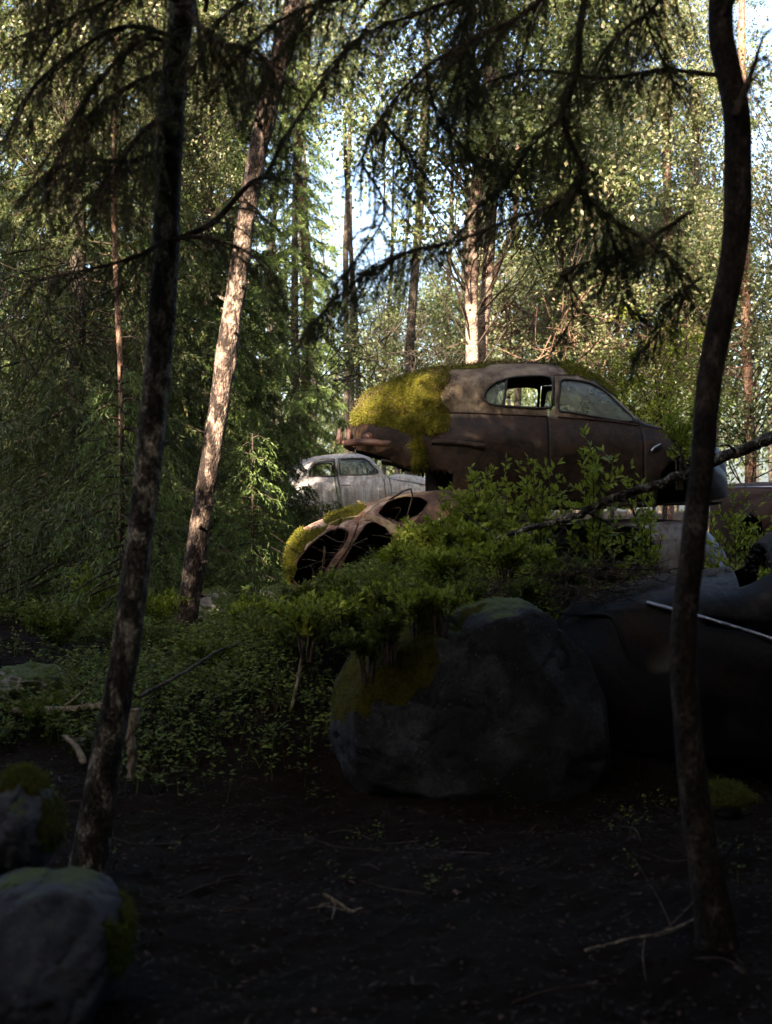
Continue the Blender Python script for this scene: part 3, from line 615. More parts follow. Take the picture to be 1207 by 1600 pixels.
zt5 = c5.l(0, 800)[1]
for px in (812, 1062):
    x = c5.l(px, 0)[0]; im = MB(); boxm(im, (x-.025, -.5, zt5-.12), (x+.025, -.45, zt5+.15)); im.build('bent_pillar', M['dark_metal'], r5)
# --- car 6: dark wreck at the right edge behind the trunk
c6 = Car((1240, 900), 15.5, 0, 0, .6)
c6.shape(top=[(1108, 800), (1112, 765), (1125, 752), (1170, 748), (1240, 742), (1300, 700), (1400, 690), (1480, 700)],
         belt=[(1108, 806), (1170, 768), (1300, 760), (1480, 760)], sill=[(1108, 880), (1200, 905), (1480, 905)], wid=.76, endpow=6)
r6 = car_root(c6, 'dark wreck at the right edge seen past the bent trunk, with an open wheel arch')
a6 = c6.L([(1122, 930), (1124, 845), (1132, 812), (1146, 800), (1160, 812), (1166, 850), (1168, 930)])
c6.panel(exc=[a6]).build('body', M['maroon'], r6, solid=.01)
im = MB(); c6.line(im, [c6.l(1122, 757), c6.l(1160, 757), c6.l(1240, 757)], .012, .01); im.build('trim_strip', M['chrome'], r6)

# ------------------------------------------------------------------ rocks
def rock(name, c, r, mat_, label, seed, amp=.16, f=1.3, cat='boulder', moss=None, n=60, flat=0, cuts=6, pw=2.0):
    mb = MB(); th = np.linspace(0, math.pi, n+1); ph = np.linspace(0, 2*math.pi, 2*n, endpoint=False)
    T, Ph = np.meshgrid(th, ph, indexing='ij'); d = np.stack([np.sin(T)*np.cos(Ph), np.sin(T)*np.sin(Ph), np.cos(T)], -1)
    rr = np.ones(d.shape[:2]); rg = np.random.default_rng(seed)
    rr = rr/((np.abs(d)**pw).sum(-1))**(1/pw)
    for k in range(cuts):
        nn = norm(rg.normal(size=3)+np.array([0, -.5, 0])); h = rg.uniform(.84, .99); dn = d@nn; rr = np.where(dn > .2, np.minimum(rr, h/np.maximum(dn, .01)), rr)
    rr = rr*(1+amp*.5*fnoise(d, seed, 3, f)+amp*.16*fnoise(d, seed+1, 4, 6)-amp*.22*np.clip(1-np.abs(fnoise(d, seed+2, 3, 2.5))*9, 0, 1)); V = d*rr[..., None]*np.array(r)
    ix = np.arange((n+1)*2*n).reshape(n+1, 2*n); i2 = np.roll(ix, -1, 1); fa = np.stack([ix[:-1], ix[1:], i2[1:], i2[:-1]], -1).reshape(-1, 4)
    mb.add(V.reshape(-1, 3), fa); o = mb.build(name, mat_); o.location = c; tag(o, label, cat)
    if moss:
        # a fleece of moss where the rule moss(direction, position) holds
        k = moss(d, V).reshape(-1); tot = MB(); Vn = V*1.0+norm(d/np.array(r)**1)*(.003+.012*np.clip(.6+.6*fnoise(V*6, seed+2, 3, 1), 0, 2))[..., None]*sstep(0, .25, moss(d, V))[..., None]
        keep = (k[fa] > 0).all(1); tot.add(Vn.reshape(-1, 3), fa[keep]); cv = Vn.reshape(-1, 3)[fa[keep]].mean(1)
        mo = tot.build('moss', M['moss_dark'], o)
        pk = rng.integers(0, len(cv), 5000); fz = MB(); nn = norm(cv[pk]/np.array(r)**2)
        kites(fz, cv[pk]+rng.normal(size=(5000, 3))*.012, nn+rng.normal(size=(5000, 3))*.6, rng.uniform(.005, .016, 5000), .005)
        fz.build('moss_fuzz', M['fuzz_dark'], mo, smooth=False)
    return o
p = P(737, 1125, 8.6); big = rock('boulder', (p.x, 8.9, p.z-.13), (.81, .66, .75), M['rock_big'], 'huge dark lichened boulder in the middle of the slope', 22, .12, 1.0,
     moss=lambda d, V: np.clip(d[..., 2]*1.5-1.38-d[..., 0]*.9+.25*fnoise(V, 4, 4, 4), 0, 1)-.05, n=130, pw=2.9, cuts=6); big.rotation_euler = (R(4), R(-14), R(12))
p = P(85, 1510, 4.6); rock('boulder', (p.x-.07, 4.75, p.z-.03), (.27, .42, .29), M['rock_grey'], 'smooth grey boulder in the bottom left corner with moss on its right edge', 33, .16, 1.3,
     moss=lambda d, V: np.clip(d[..., 0]*1.3-1.16+.3*fnoise(V, 4, 4, 7), 0, 1)-.02, n=90, cuts=6, pw=2.4)
p = P(35, 1310, 5.2); rock('boulder', (p.x-.075, 5.45, p.z-.02), (.15, .3, .22), M['rock_grey'], 'moss edged boulder at the left edge above the smooth grey one', 45, .2, 1.3,
     moss=lambda d, V: np.clip(np.maximum(d[..., 0]*1.3-1.05, d[..., 2]-.72)+.2*fnoise(V, 4, 4, 7), 0, 1)-.02, n=60)
p = P(45, 1075, 10); rock('boulder', p, (.28, .3, .17), M['rock_pale'], 'pale lichen spotted rock at the left edge among low plants', 55, .3, 1.6)
p = P(338, 968, 12.9); rock('boulder', p, (.26, .3, .26), M['rock_pale'], 'pinkish grey rock just behind the sunlit trunk', 61, .3, 1.5)
p = P(1140, 1262, 6.8); rock('boulder', (p.x, 6.9, p.z), (.14, .16, .07), M['rock_big'], 'small mossy rock low at the right edge', 71, .3, 1.5, moss=lambda d, V: np.clip(d[..., 2]*1.2-.2+.2*fnoise(V, 4, 4, 7), 0, 1)-.02, n=40)
p = P(430, 935, 12.6); rock('boulder', (p.x, 12.7, p.z-.05), (.2, .2, .16), M['rock_pale'], 'weathered rock beneath the low end of the tilted red body', 77, .3, 1.5)

# ------------------------------------------------------------------ leaves, shrubs, undergrowth
def plant(name, base, hgt, spread, stems, leaf, mat_, label, cat='shrub', group=None, density=26, lean=(0, 0), twigs=5):
    r_ = empty(name, base, label, cat, group)
    sm = MB(); lm_ = MB()
    for k in range(stems):
        a = rng.uniform(0, 6.28); sp = spread*rng.uniform(.3, 1); h = hgt*rng.uniform(.65, 1.05)
        tip = np.array([math.cos(a)*sp+lean[0]*h, math.sin(a)*sp+lean[1]*h, h]); mid = tip*np.array([.35, .35, .55])
        pth = smooth_path([(math.cos(a)*.03, math.sin(a)*.03, -.1), mid, tip], 16); tube(sm, pth, np.linspace(.007, .0025, 16), 5, .1)
        paths = [pth]
        for j in range(twigs):
            i = rng.integers(5, 15); b = pth[i]; d = norm(rng.normal(size=3)*np.array([1, 1, .5])+np.array([0, 0, .7])); l_ = hgt*rng.uniform(.15, .35)
            q = smooth_path([b, b+d*l_*.5, b+d*l_+np.array([0, 0, .03])], 8); tube(sm, q, np.linspace(.004, .0015, 8), 4); paths.append(q)
        for q in paths:
            m = density if q is pth else max(6, density//2)
            u = rng.uniform(.35 if q is pth else .15, 1, m)*(len(q)-1); i = np.minimum(u.astype(int), len(q)-2); fr = (u-i)[:, None]
            b = q[i]*(1-fr)+q[i+1]*fr; ax_ = norm(q[i+1]-q[i]); side = norm(np.cross(ax_, rng.normal(size=(m, 3)))); d = norm(side+ax_*.7+np.array([0, 0, .15]))
            kites(lm_, b, d, rng.uniform(.7, 1.25, m)*leaf, rng.uniform(.38, .5, m)*leaf, norm(np.cross(side, ax_)+rng.normal(size=(m, 3))*.3+np.array([0, -.1, .6])), .12)
    sm.build('stem', M['twig'], r_); lm_.build('foliage', mat_, r_, smooth=False)
    return r_
def gp(px, Y, dz=0): 
    x = (px-603.5)/F*Y; return Vector((x, Y, float(gz(x, Y))+dz))
plant('shrub', gp(735, 11.1), .70, .30, 16, .058, M['shrub_leaf'], 'bright green leafy shrub below the overhanging tail of the brown car')
plant('shrub', gp(680, 10.9), .38, .30, 12, .055, M['shrub_leaf'], 'low leafy shrub in front of the tilted red body')
plant('shrub', gp(620, 11.2), .20, .28, 12, .062, M['shrub_leaf'], 'dense low shrub under the open windows of the tilted red body')
plant('shrub', gp(840, 10.6), .95, .16, 6, .06, M['shrub_leaf'], 'slender leafy shoots standing before the gap between the stacked cars')
plant('shrub', gp(925, 10.3), 1.3, .20, 6, .062, M['shrub_leaf'], 'tall leafy sapling crossed by the fallen branch', density=30)
plant('shrub', gp(1015, 10.9), 1.3, .22, 5, .06, M['shrub_leaf'], 'leafy sapling between the fallen branch and the bent trunk')
plant('shrub', gp(850, 10.2), .34, .12, 7, .062, M['shrub_leaf'], 'small bright sprig at the head of the boulder')
plant('shrub', gp(545, 11.2), .16, .30, 10, .062, M['cover_leaf'], 'low dark leafed shrub on the crest of the bank, left of the red body')
plant('shrub', gp(770, 10.6), .36, .28, 10, .062, M['shrub_leaf'], 'leafy clump on the bank between the tall sapling and the boulder')
plant('shrub', gp(1150, 12.2), 1.3, .35, 9, .062, M['shrub_leaf'], 'leafy bush filling the space right of the bent trunk', density=34)
plant('shrub', gp(590, 9.75), .30, .34, 14, .045, M['cover_leaf'], 'dark leafy tuft hanging over the left top of the boulder')
plant('shrub', gp(500, 10.2), .36, .36, 14, .045, M['cover_leaf'], 'broad dark leafed tuft on the slope left of the boulder')
plant('shrub', gp(700, 10.3), .30, .36, 14, .05, M['shrub_leaf'], 'leafy tuft right behind the crown of the boulder')
plant('shrub', gp(660, 11.6), .3, .34, 14, .052, M['shrub_leaf'], 'leafy shrub against the lower door of the tilted red body')
plant('shrub', gp(790, 11.5), .62, .24, 9, .055, M['shrub_leaf'], 'leafy shoots before the grey side window of the flattened car')
plant('shrub', gp(420, 11.6), .22, .36, 12, .045, M['cover_leaf'], 'low shrub just left of the mossy end of the red body')
plant('shrub', P(1062, 748, 12.8), .62, .25, 9, .055, M['shrub_leaf'], 'leafy growth pushing through the front wheel arch of the brown car')
plant('shrub', P(575, 1040, 8.45), .22, .22, 12, .042, M['cover_leaf'], 'plants rooted in the moss on the left shoulder of the boulder')
plant('shrub', P(650, 985, 8.6), .24, .26, 12, .045, M['shrub_leaf'], 'brighter plants trailing over the upper left edge of the boulder')
plant('shrub', P(480, 1010, 9.3), .28, .34, 14, .048, M['shrub_leaf'], 'leafy clump left of the boulder above the thin pale stick')
plant('shrub', P(540, 985, 9.7), .24, .34, 14, .05, M['shrub_leaf'], 'leafy clump between the boulder and the tilted red body')
# ground cover
def cover(name, n, xr, yr, leaf, mat_, label, cat, hh=.12, mask=None, per=7):
    x = rng.uniform(*xr, n); y = rng.uniform(*yr, n)
    k = fnoise(np.stack([x, y], -1), 17, 3, 1.4) > -.35
    if mask is not None: k &= mask(x, y)
    x, y = x[k], y[k]; n = len(x); z = gz(x, y); lm_ = MB(); h = rng.uniform(.3, 1, n)*hh
    tris(lm_, np.stack([x, y, z-.01], -1), np.stack([rng.normal(size=n)*.25, rng.normal(size=n)*.25, np.ones(n)], -1), h, .004)
    for j in range(per):
        a = rng.uniform(0, 6.28, n); d = np.stack([np.cos(a), np.sin(a), rng.uniform(-.2, .7, n)], -1)
        b = np.stack([x, y, z+h*rng.uniform(.45, 1, n)], -1)+d*.012+rng.normal(size=(n, 3))*.012
        kites(lm_, b, d, rng.uniform(.6, 1.3, n)*leaf, rng.uniform(.4, .55, n)*leaf, np.stack([rng.normal(size=n)*.4, rng.normal(size=n)*.4-.2, np.ones(n)], -1), .1)
    return tag(lm_.build(name, mat_, smooth=False), label, cat, kind='stuff')
def vis(x, y, m=.6): return np.abs(x) < y*.29+m
bank = lambda x, y: vis(x, y) & ~((y < 9.9) & (x > .0)) & (rng.uniform(size=len(x)) < np.clip((y-8.1)/2.2+.33*(-x-.8), .0, 1)) & ~((x > 1.25) & (y < 12.2))
cover('undergrowth', 20000, (-4.2, 3.2), (7.4, 13.4), .042, M['cover_leaf'], 'dark bilberry undergrowth covering the bank and the forest floor', 'undergrowth', .24, bank)
cover('undergrowth', 2600, (-.6, 1.25), (9.9, 11.8), .036, M['shrub_leaf'], 'brighter low leaves on the crest of the bank', 'undergrowth', .13)
cover('undergrowth', 15000, (-8, 9), (13.2, 30), .06, M['cover_leaf'], 'low plants on the forest floor beyond the cars', 'undergrowth', .3, lambda x, y: vis(x, y, 1))
def litter(n, xr, yr, size, name, label):
    x = rng.uniform(*xr, n); y = rng.uniform(*yr, n); z = gz(x, y)+rng.uniform(.0, .02, n); lm_ = MB(); a = rng.uniform(0, 6.28, n)
    kites(lm_, np.stack([x, y, z], -1), np.stack([np.cos(a), np.sin(a), rng.normal(size=n)*.25], -1), rng.uniform(.5, 1.4, n)*size, rng.uniform(.2, .55, n)*size, np.stack([rng.normal(size=n)*.4, rng.normal(size=n)*.4, np.ones(n)], -1), .15)
    return tag(lm_.build(name, M['litter'], smooth=False), label, 'leaf litter', kind='stuff')
litter(22000, (-3.5, 3.5), (3.8, 12), .04, 'leaf_litter', 'dead leaves and needles scattered on the dark floor')
# litter lying on the bonnet of the black car
n = 3500; lx = rng.uniform(-.5, .75, n); ly = rng.uniform(-.55, .5, n)
lz = np.array([np.interp(0, [0, 1], [0, 0])]*n)
h = (1-np.clip(np.abs(ly)/(c4.W(lx)*c4.gh), 0, .999)**c4.n)**(1/c4.n); zz = c4.zb(lx)+(c4.zt(lx)-c4.zb(lx))*h
k = (fnoise(np.stack([lx, ly], -1), 5, 3, 4) > -.1); lx, ly, zz = lx[k], ly[k], zz[k]; n = len(lx); lmb = MB(); a = rng.uniform(0, 6.28, n)
kites(lmb, np.stack([lx, ly, zz+.006], -1), np.stack([np.cos(a), np.sin(a), rng.normal(size=n)*.1], -1), rng.uniform(.01, .05, n), .012, np.tile([0, 0, 1.], (n, 1)))
o = lmb.build('leaf_litter', M['pale_litter'], smooth=False); tag(o, 'dead needles and leaves lying on the bonnet of the black car', 'leaf litter', kind='stuff'); o.location = c4.root_loc; o.rotation_euler = c4.rot
n = 2600; lx = rng.uniform(c1.l(690, 0)[0], c1.l(900, 0)[0], n); ly = rng.uniform(-.3, .3, n); h = (1-np.clip(np.abs(ly)/(c1.W(lx)*c1.gh), 0, .999)**c1.n)**(1/c1.n); zz = c1.zb(lx)+(c1.zt(lx)-c1.zb(lx))*h
lmb = MB(); kites(lmb, np.stack([lx, ly, zz+.004], -1), np.stack([rng.normal(size=n), rng.normal(size=n), np.abs(rng.normal(size=n))*.6], -1), rng.uniform(.015, .07, n), .007)
o = lmb.build('leaf_litter', M['pale_litter'], smooth=False); tag(o, 'dead twigs and needles caught on the roof of the brown car', 'leaf litter', kind='stuff'); o.location = c1.root_loc; o.rotation_euler = c1.rot

# dead needles caught in the moss of the tail
n = 2600; lx = rng.uniform(c1.l(552, 0)[0], c1.l(700, 0)[0], n); lz = c1.zb(lx)+rng.uniform(.0, .97, n)*(c1.zt(lx)-c1.zb(lx)); yy = -c1.y(lx, lz)
lmb = MB(); kites(lmb, np.stack([lx, yy-.03, lz+.035], -1)+rng.normal(size=(n, 3))*.012, rng.normal(size=(n, 3)), rng.uniform(.012, .05, n), .006)
o = lmb.build('leaf_litter', M['pale_litter'], smooth=False); tag(o, 'dead needles caught in the moss on the tail of the brown car', 'leaf litter', kind='stuff'); o.location = c1.root_loc; o.rotation_euler = c1.rot
plant('shrub', gp(95, 11.4), .34, .4, 14, .05, M['cover_leaf'], 'low bush at the far left behind the near dark trunk')
plant('shrub', gp(250, 12.2), .36, .4, 14, .05, M['shrub_leaf'], 'low bush between the two leaning trunks')
plant('shrub', gp(160, 13.2), .5, .45, 14, .055, M['shrub_leaf'], 'leafy bush at the foot of the dark spruce on the left')
plant('shrub', gp(385, 11.4), .26, .36, 12, .046, M['shrub_leaf'], 'low bush right of the foot of the sunlit trunk')
plant('shrub', gp(330, 10.2), .24, .34, 12, .044, M['cover_leaf'], 'dark low bush on the slope below the sunlit trunk')
plant('shrub', gp(440, 9.9), .3, .34, 12, .046, M['cover_leaf'], 'dark low bush on the slope left of the thin pale stick')
plant('shrub', gp(60, 9.2), .2, .3, 12, .044, M['cover_leaf'], 'low green plants before the pale rock at the left edge')
# sticks, stump, branches
def stick(name, pts, r0, r1, mat_, label, cat, twigs=0, n=30, rough=.08):
    mb = MB(); q = smooth_path(pts, n); q = q+rng.normal(size=q.shape)*r0*.15; tube(mb, q, np.linspace(r0, r1, n), 9, rough)
    for k in range(twigs):
        i = rng.integers(4, n-2); d = norm(rng.normal(size=3)*np.array([1, .6, 1])); l_ = rng.uniform(.08, .35)
        tube(mb, smooth_path([q[i], q[i]+d*l_*.5, q[i]+d*l_+rng.normal(size=3)*.04], 8), np.linspace(r0*.35, r0*.1, 8), 5)
    return tag(mb.build(name, mat_), label, cat)
stick('fallen_branch', [P(1230, 676, 9.8), P(1165, 700, 9.9), P(1085, 735, 10.1), P(1030, 756, 10.2), P(960, 777, 10.2), P(930, 792, 10.2), P(885, 812, 10.2), P(820, 828, 10.3), P(760, 850, 10.6)], .042, .018, M['bark_near'], 'long fallen branch slanting down across the saplings from the right edge', 'branch', 8, 50)
stick('broken_stump', [P(205, 1215, 6.9), P(207, 1180, 6.9), P(206, 1150, 6.9), P(209, 1108, 6.9)], .018, .026, M['deadwood'], 'pale broken stump with splintered top beside the left dark trunk', 'stump', 0, 14, .25)
stick('fallen_stick', [P(475, 1010, 9.4), P(462, 1080, 9.3), P(447, 1140, 9.2), P(434, 1195, 9.1)], .012, .007, M['deadwood'], 'thin pale stick leaning on the dark face of the bank', 'stick', 2)
stick('fallen_stick', [P(915, 1485, 5.4), P(980, 1468, 5.5), P(1040, 1455, 5.6), P(1110, 1425, 5.8)], .006, .003, M['deadwood'], 'thin stick lying on the dark ground at the lower right', 'stick', 4)
stick('fallen_stick', [P(505, 1398, 5.9), P(530, 1412, 5.9), P(548, 1424, 5.85), P(568, 1420, 5.8)], .010, .006, M['deadwood'], 'short broken stick on the dark ground below the boulder', 'stick', 3)
stick('fallen_log', [P(20, 1112, 9.2), P(110, 1108, 9.2), P(190, 1100, 9.1)], .03, .02, M['deadwood'], 'rotting log beside the pale rock at the left edge', 'log', 2)
stick('exposed_root', [P(215, 1090, 8.4), P(290, 1050, 9), P(360, 1010, 10), P(470, 990, 10.6)], .013, .007, M['bark_dark'], 'mossy root running up the bank behind the left dark trunk', 'root', 1)
stick('exposed_root', [P(130, 1190, 6.6), P(118, 1165, 6.8), P(100, 1150, 7)], .016, .01, M['deadwood'], 'short pale root left of the left dark trunk', 'root', 1)

tb = MB()
for k in range(70):
    x = random.uniform(-2.2, 2.6); y = random.uniform(4.2, 9.5); a = random.uniform(0, 6.28); l_ = random.uniform(.06, .4); z = float(gz(x, y)); d = np.array([math.cos(a), math.sin(a), random.uniform(-.05, .25)])
    b = np.array([x, y, z+.008]); tube(tb, smooth_path([b, b+d*l_*.5+rng.normal(size=3)*.02, b+d*l_], 7), [.005, .005, .005, .004, .004, .003, .002], 5, .1)
tag(tb.build('fallen_twigs', M['twig']), 'small dead twigs strewn over the dark foreground floor', 'twigs', kind='stuff')
cover('undergrowth', 300, (-2.2, 2.4), (6.2, 9.0), .026, M['cover_leaf'], 'scattered seedlings on the dark foreground floor', 'undergrowth', .09, lambda x, y: fnoise(np.stack([x, y], -1), 41, 3, 2) > .15)
def tangle(c, rx, ry, rz, n, m, label, r0=.004):
    mb = MB()
    for k in range(n):
        b = np.array(c)+rng.normal(size=3)*np.array([rx, ry, rz])*.5; d = norm(rng.normal(size=3)*np.array([1, .8, .35]))*rng.uniform(.06, .32)
        tube(mb, smooth_path([b, b+d*.5+rng.normal(size=3)*.02, b+d], 6), np.linspace(r0, r0*.4, 6), 4, cap=False)
    return tag(mb.build('dead_twigs', m), label, 'twigs', kind='stuff')
plant('shrub', P(880, 925, 9.6), .2, .3, 12, .04, M['cover_leaf'], 'dark small leaved plant where the boulder meets the nose of the black car')
plant('shrub', P(790, 905, 10.0), .26, .34, 14, .046, M['shrub_leaf'], 'leafy plant right behind the right shoulder of the boulder')
tangle(P(850, 925, 9.35), .55, .25, .07, 260, M['twig'], 'dead twigs heaped between the boulder and the nose of the black car')
tangle(P(960, 893, 9.5), .5, .3, .05, 160, M['twig'], 'dead twigs lying on the bonnet of the black car')
tangle(P(860, 850, 11.0), .5, .3, .3, 120, M['twig'], 'bare twigs hanging in the gap below the stacked cars')
tangle(P(545, 870, 12.4), .5, .15, .35, 60, M['twig'], 'thin bare twigs growing across the windows of the tilted red body', .005)
plant('shrub', P(735, 955, 8.9), .16, .2, 10, .036, M['cover_leaf'], 'small plants on the top of the boulder, middle')
plant('shrub', P(820, 945, 9.1), .14, .2, 9, .034, M['cover_leaf'], 'small plants on the top of the boulder, right end')
plant('shrub', P(610, 1010, 8.35), .18, .2, 10, .038, M['cover_leaf'], 'plants hanging over the left face of the boulder')
plant('shrub', P(690, 968, 8.45), .16, .2, 10, .04, M['shrub_leaf'], 'bright low sprigs on the front rim of the boulder')
# ------------------------------------------------------------------ trees
def trunk_mesh(pts, radii, rough=.05, sides=16, n=70, stubs=0):
    mb = MB(); q = smooth_path(pts, n); r_ = np.interp(np.linspace(0, 1, n), np.linspace(0, 1, len(radii)), radii)
    T = norm(np.gradient(q, axis=0)); A = norm(np.cross(T, [0.05, 1, .02])); B = np.cross(T, A)
    ang = np.linspace(0, 2*math.pi, sides, endpoint=False); s = np.linspace(0, 1, n)*np.linalg.norm(q[-1]-q[0])
    pn = np.stack([np.cos(ang)[None]*np.ones((n, 1)), np.sin(ang)[None]*np.ones((n, 1)), s[:, None]*4*np.ones((1, sides))], -1)
    rr = r_[:, None]*(1+rough*fnoise(pn, int(abs(q[0, 0])*100), 4, 1.5))
    V = q[:, None]+A[:, None]*(np.cos(ang)[None]*rr)[..., None]+B[:, None]*(np.sin(ang)[None]*rr)[..., None]
    ix = np.arange(n*sides).reshape(n, sides); i2 = np.roll(ix, -1, 1); mb.add(V.reshape(-1, 3), np.stack([ix[:-1], i2[:-1], i2[1:], ix[1:]], -1).reshape(-1, 4))
    for k in range(stubs):
        i = rng.integers(5, n-5); a = rng.uniform(0, 6.28); d = A[i]*math.cos(a)+B[i]*math.sin(a)+np.array([0, 0, .3]); l_ = rng.uniform(.03, .12)
        tube(mb, [q[i], q[i]+d*(r_[i]+l_)], [r_[i]*.3, r_[i]*.12], 6)
    return mb, q
def needled(mb, tw, path, len2, nsec, rn=1.0, droop=.5, fine=True, spread=1.0, tip=True):
    """side twigs with needles along a bough path; fine = single needles, else one kite per twiglet"""
    q = np.asarray(path); n = len(q)
    for k in range(nsec):
        u = .08+.92*(k+rng.uniform())/nsec; i = min(int(u*(n-1)), n-2); b = q[i]; ax_ = norm(q[i+1]-q[i])
        h = norm(np.cross(ax_, [0, 0, 1])+1e-6); sd_ = 1 if k % 2 else -1
        l_ = len2*rng.uniform(.5, 1.1)*(1-.55*u)
        d = norm(h*sd_*spread*rng.uniform(.3, 1)+ax_*rng.uniform(.3, .9)+np.array([0, 0, -droop*rng.uniform(.2, 1.3)]))
        s = smooth_path([b, b+d*l_*.5, b+d*l_+np.array([0, 0, -droop*l_*.35])], 9)
        if tw is not None: tube(tw, s, np.linspace(.004, .0015, 9)*rn, 4, cap=False)
        m = max(4, int(l_/.045)); t = rng.uniform(.05, 1, m)*8; j = np.minimum(t.astype(int), 7); fr = (t-j)[:, None]
        pb = s[j]*(1-fr)+s[j+1]*fr; a2 = norm(s[j+1]-s[j]); d3 = norm(a2*.8+rng.normal(size=(m, 3))*.55+np.array([0, 0, -droop*.4])); l3 = rng.uniform(.05, .12, m)*(.6+.6*(1-t/8))
        if fine:
            nn = 36; uu = rng.uniform(0, 1, (m, nn))[..., None]; base = (pb[:, None]+d3[:, None]*l3[:, None, None]*uu).reshape(-1, 3)
            dd = norm(np.repeat(d3, nn, 0)*.6+rng.normal(size=(m*nn, 3))*.6); tris(mb, base, dd, .019, .003)
            uu = rng.uniform(0, 1, (m*8, 1)); jj = rng.integers(0, 8, m*8); base = s[jj]*(1-uu)+s[jj+1]*uu; tris(mb, base, norm(rng.normal(size=(m*8, 3))), .02, .0034)
        else:
            kites(mb, pb, d3, l3*1.25, .018*rn)
def bough(parent, pts, Y=None, len2=.4, nsec=30, r0=.014, droop=.5, fine=True, name='bough', mat_='needle_near', rn=1, twigmat='twig'):
    q = smooth_path(pts, 40); q = q+fnoise(q, int(abs(q[0, 0]*1000)) % 97, 3, 3)[:, None]*.015
    inv = -np.array(parent.location); q = q+inv
    mb = MB(); tw = MB(); tube(tw, q, np.linspace(r0, r0*.25, 40), 7, .1); needled(mb, tw, q, len2, int(nsec*1.25), rn, droop, fine)
    o = tw.build(name, M[twigmat], parent); mb.build('needles', M[mat_], o, smooth=False); return o
def tree(name, base, label, group=None, cat='tree'): return empty(name, base, label, cat, group)
def trunk_part(root, pts, radii, mat_, **kw):
    mb, q = trunk_mesh([np.array(p)-np.array(root.location) for p in pts], radii, **kw); return mb.build('trunk', mat_, root), q+np.array(root.location)

# near left dark trunk
tl_pts = [P(118, 1440, 6.5), P(136, 1370, 6.5), P(163, 1200, 6.5), P(186, 1080, 6.5), P(204, 960, 6.5), P(219, 840, 6.5), P(236, 690, 6.5), P(250, 540, 6.5), P(259, 400, 6.5), P(264, 260, 6.5), P(272, 130, 6.5), P(285, 0, 6.5), P(292, -160, 6.5), P(300, -500, 6.5), P(300, -1300, 6.5)]
t1 = tree('leaning_tree', tl_pts[0], 'dark mottled leaning trunk closest at the left')
trunk_part(t1, tl_pts, [.17, .095, .07, .066, .064, .062, .06, .062, .062, .06, .06, .058, .055, .05, .03], M['bark_near'], rough=.05, sides=24, n=140, stubs=7)
# near right bent trunk
tr_pts = [P(1128, 1530, 5.6), P(1116, 1430, 5.6), P(1092, 1290, 5.6), P(1076, 1150, 5.6), P(1068, 1000, 5.6), P(1083, 850, 5.6), P(1098, 720, 5.6), P(1108, 600, 5.6), P(1128, 490, 5.6), P(1148, 390, 5.6), P(1153, 280, 5.6), P(1150, 170, 5.6), P(1133, 90, 5.6), P(1126, 20, 5.6), P(1135, -150, 5.6), P(1150, -500, 5.6), P(1150, -1200, 5.6)]
t2 = tree('bent_tree', tr_pts[0], 'dark bent trunk closest at the right, in front of the black car')
trunk_part(t2, tr_pts, [0.1, 0.0792, 0.0616, 0.0546, 0.051, 0.0484, 0.0466, 0.0493, 0.051, 0.0528, 0.0546, 0.0528, 0.051, 0.0493, 0.044, 0.0352, 0.0264], M['bark_right'], rough=.04, sides=24, n=140, stubs=4)
# sunlit trunk
tm_pts = [P(287, 1020, 12), P(294, 960, 12), P(306, 870, 12), P(324, 750, 12), P(342, 640, 12), P(352, 570, 12), P(362, 500, 12), P(374, 420, 12), P(385, 340, 12), P(397, 270, 12), P(414, 190, 12), P(430, 120, 12), P(452, 40, 12), P(475, -60, 12), P(500, -250, 12), P(520, -700, 12)]
t3 = tree('leaning_tree', tm_pts[0], 'slender flaky barked leaning trunk catching the sun left of the cars')
trunk_part(t3, tm_pts, [.1, .092, .088, .085, .082, .092, .085, .08, .075, .078, .085, .09, .088, .08, .07, .05], M['bark_flaky'], rough=.09, sides=24, n=160, stubs=16)

# --- near boughs (dark, out of focus); they hang from the two near trees and an overhanging spruce out of frame
def PB(pts, Y, dY=0): return [P(x, y, Y+dY*i/(len(pts)-1)) for i, (x, y) in enumerate(pts)]
bough(t1, PB([(262, 380), (330, 350), (385, 292), (420, 268), (448, 215), (500, 130), (560, 60), (640, -40)], 6.5, 0), .0, .42, 34, .016, .7)
bough(t1, PB([(262, 372), (230, 392), (180, 412), (100, 430), (40, 440)], 6.4, -.5), .0, .34, 24, .013, .75)
bough(t1, PB([(262, 375), (340, 372), (400, 402), (440, 460)], 6.4, -.3), .0, .32, 18, .010, .7)
for pts in ([(282, 80), (230, 60), (170, 110), (110, 200), (80, 300)], [(285, -60), (200, -90), (110, -40), (50, 60)], [(268, 230), (200, 250), (120, 250), (50, 290)], [(280, 60), (200, 40), (120, 80), (60, 130), (30, 200)], [(275, 110), (210, 130), (140, 180), (90, 260)], [(280, 0), (220, -20), (150, 10), (80, 40), (20, 60)], [(270, 170), (220, 210), (180, 270), (150, 330)], [(285, 20), (340, 60), (400, 80), (450, 130)], [(280, -40), (170, -60), (100, -30), (30, 0)]):
    bough(t1, PB(pts, 6.4, -.6), .0, .48, 34, .014, .8)
ov = tree('overhanging_spruce', (3.4, 5.2, float(gz(3.4, 5.2))), 'spruce standing just outside the right edge, its dark boughs hanging across the top')
trunk_part(ov, [(3.4, 5.2, -.2), (3.42, 5.2, 4), (3.4, 5.25, 12)], [.16, .14, .05], M['bark_right'], n=40)
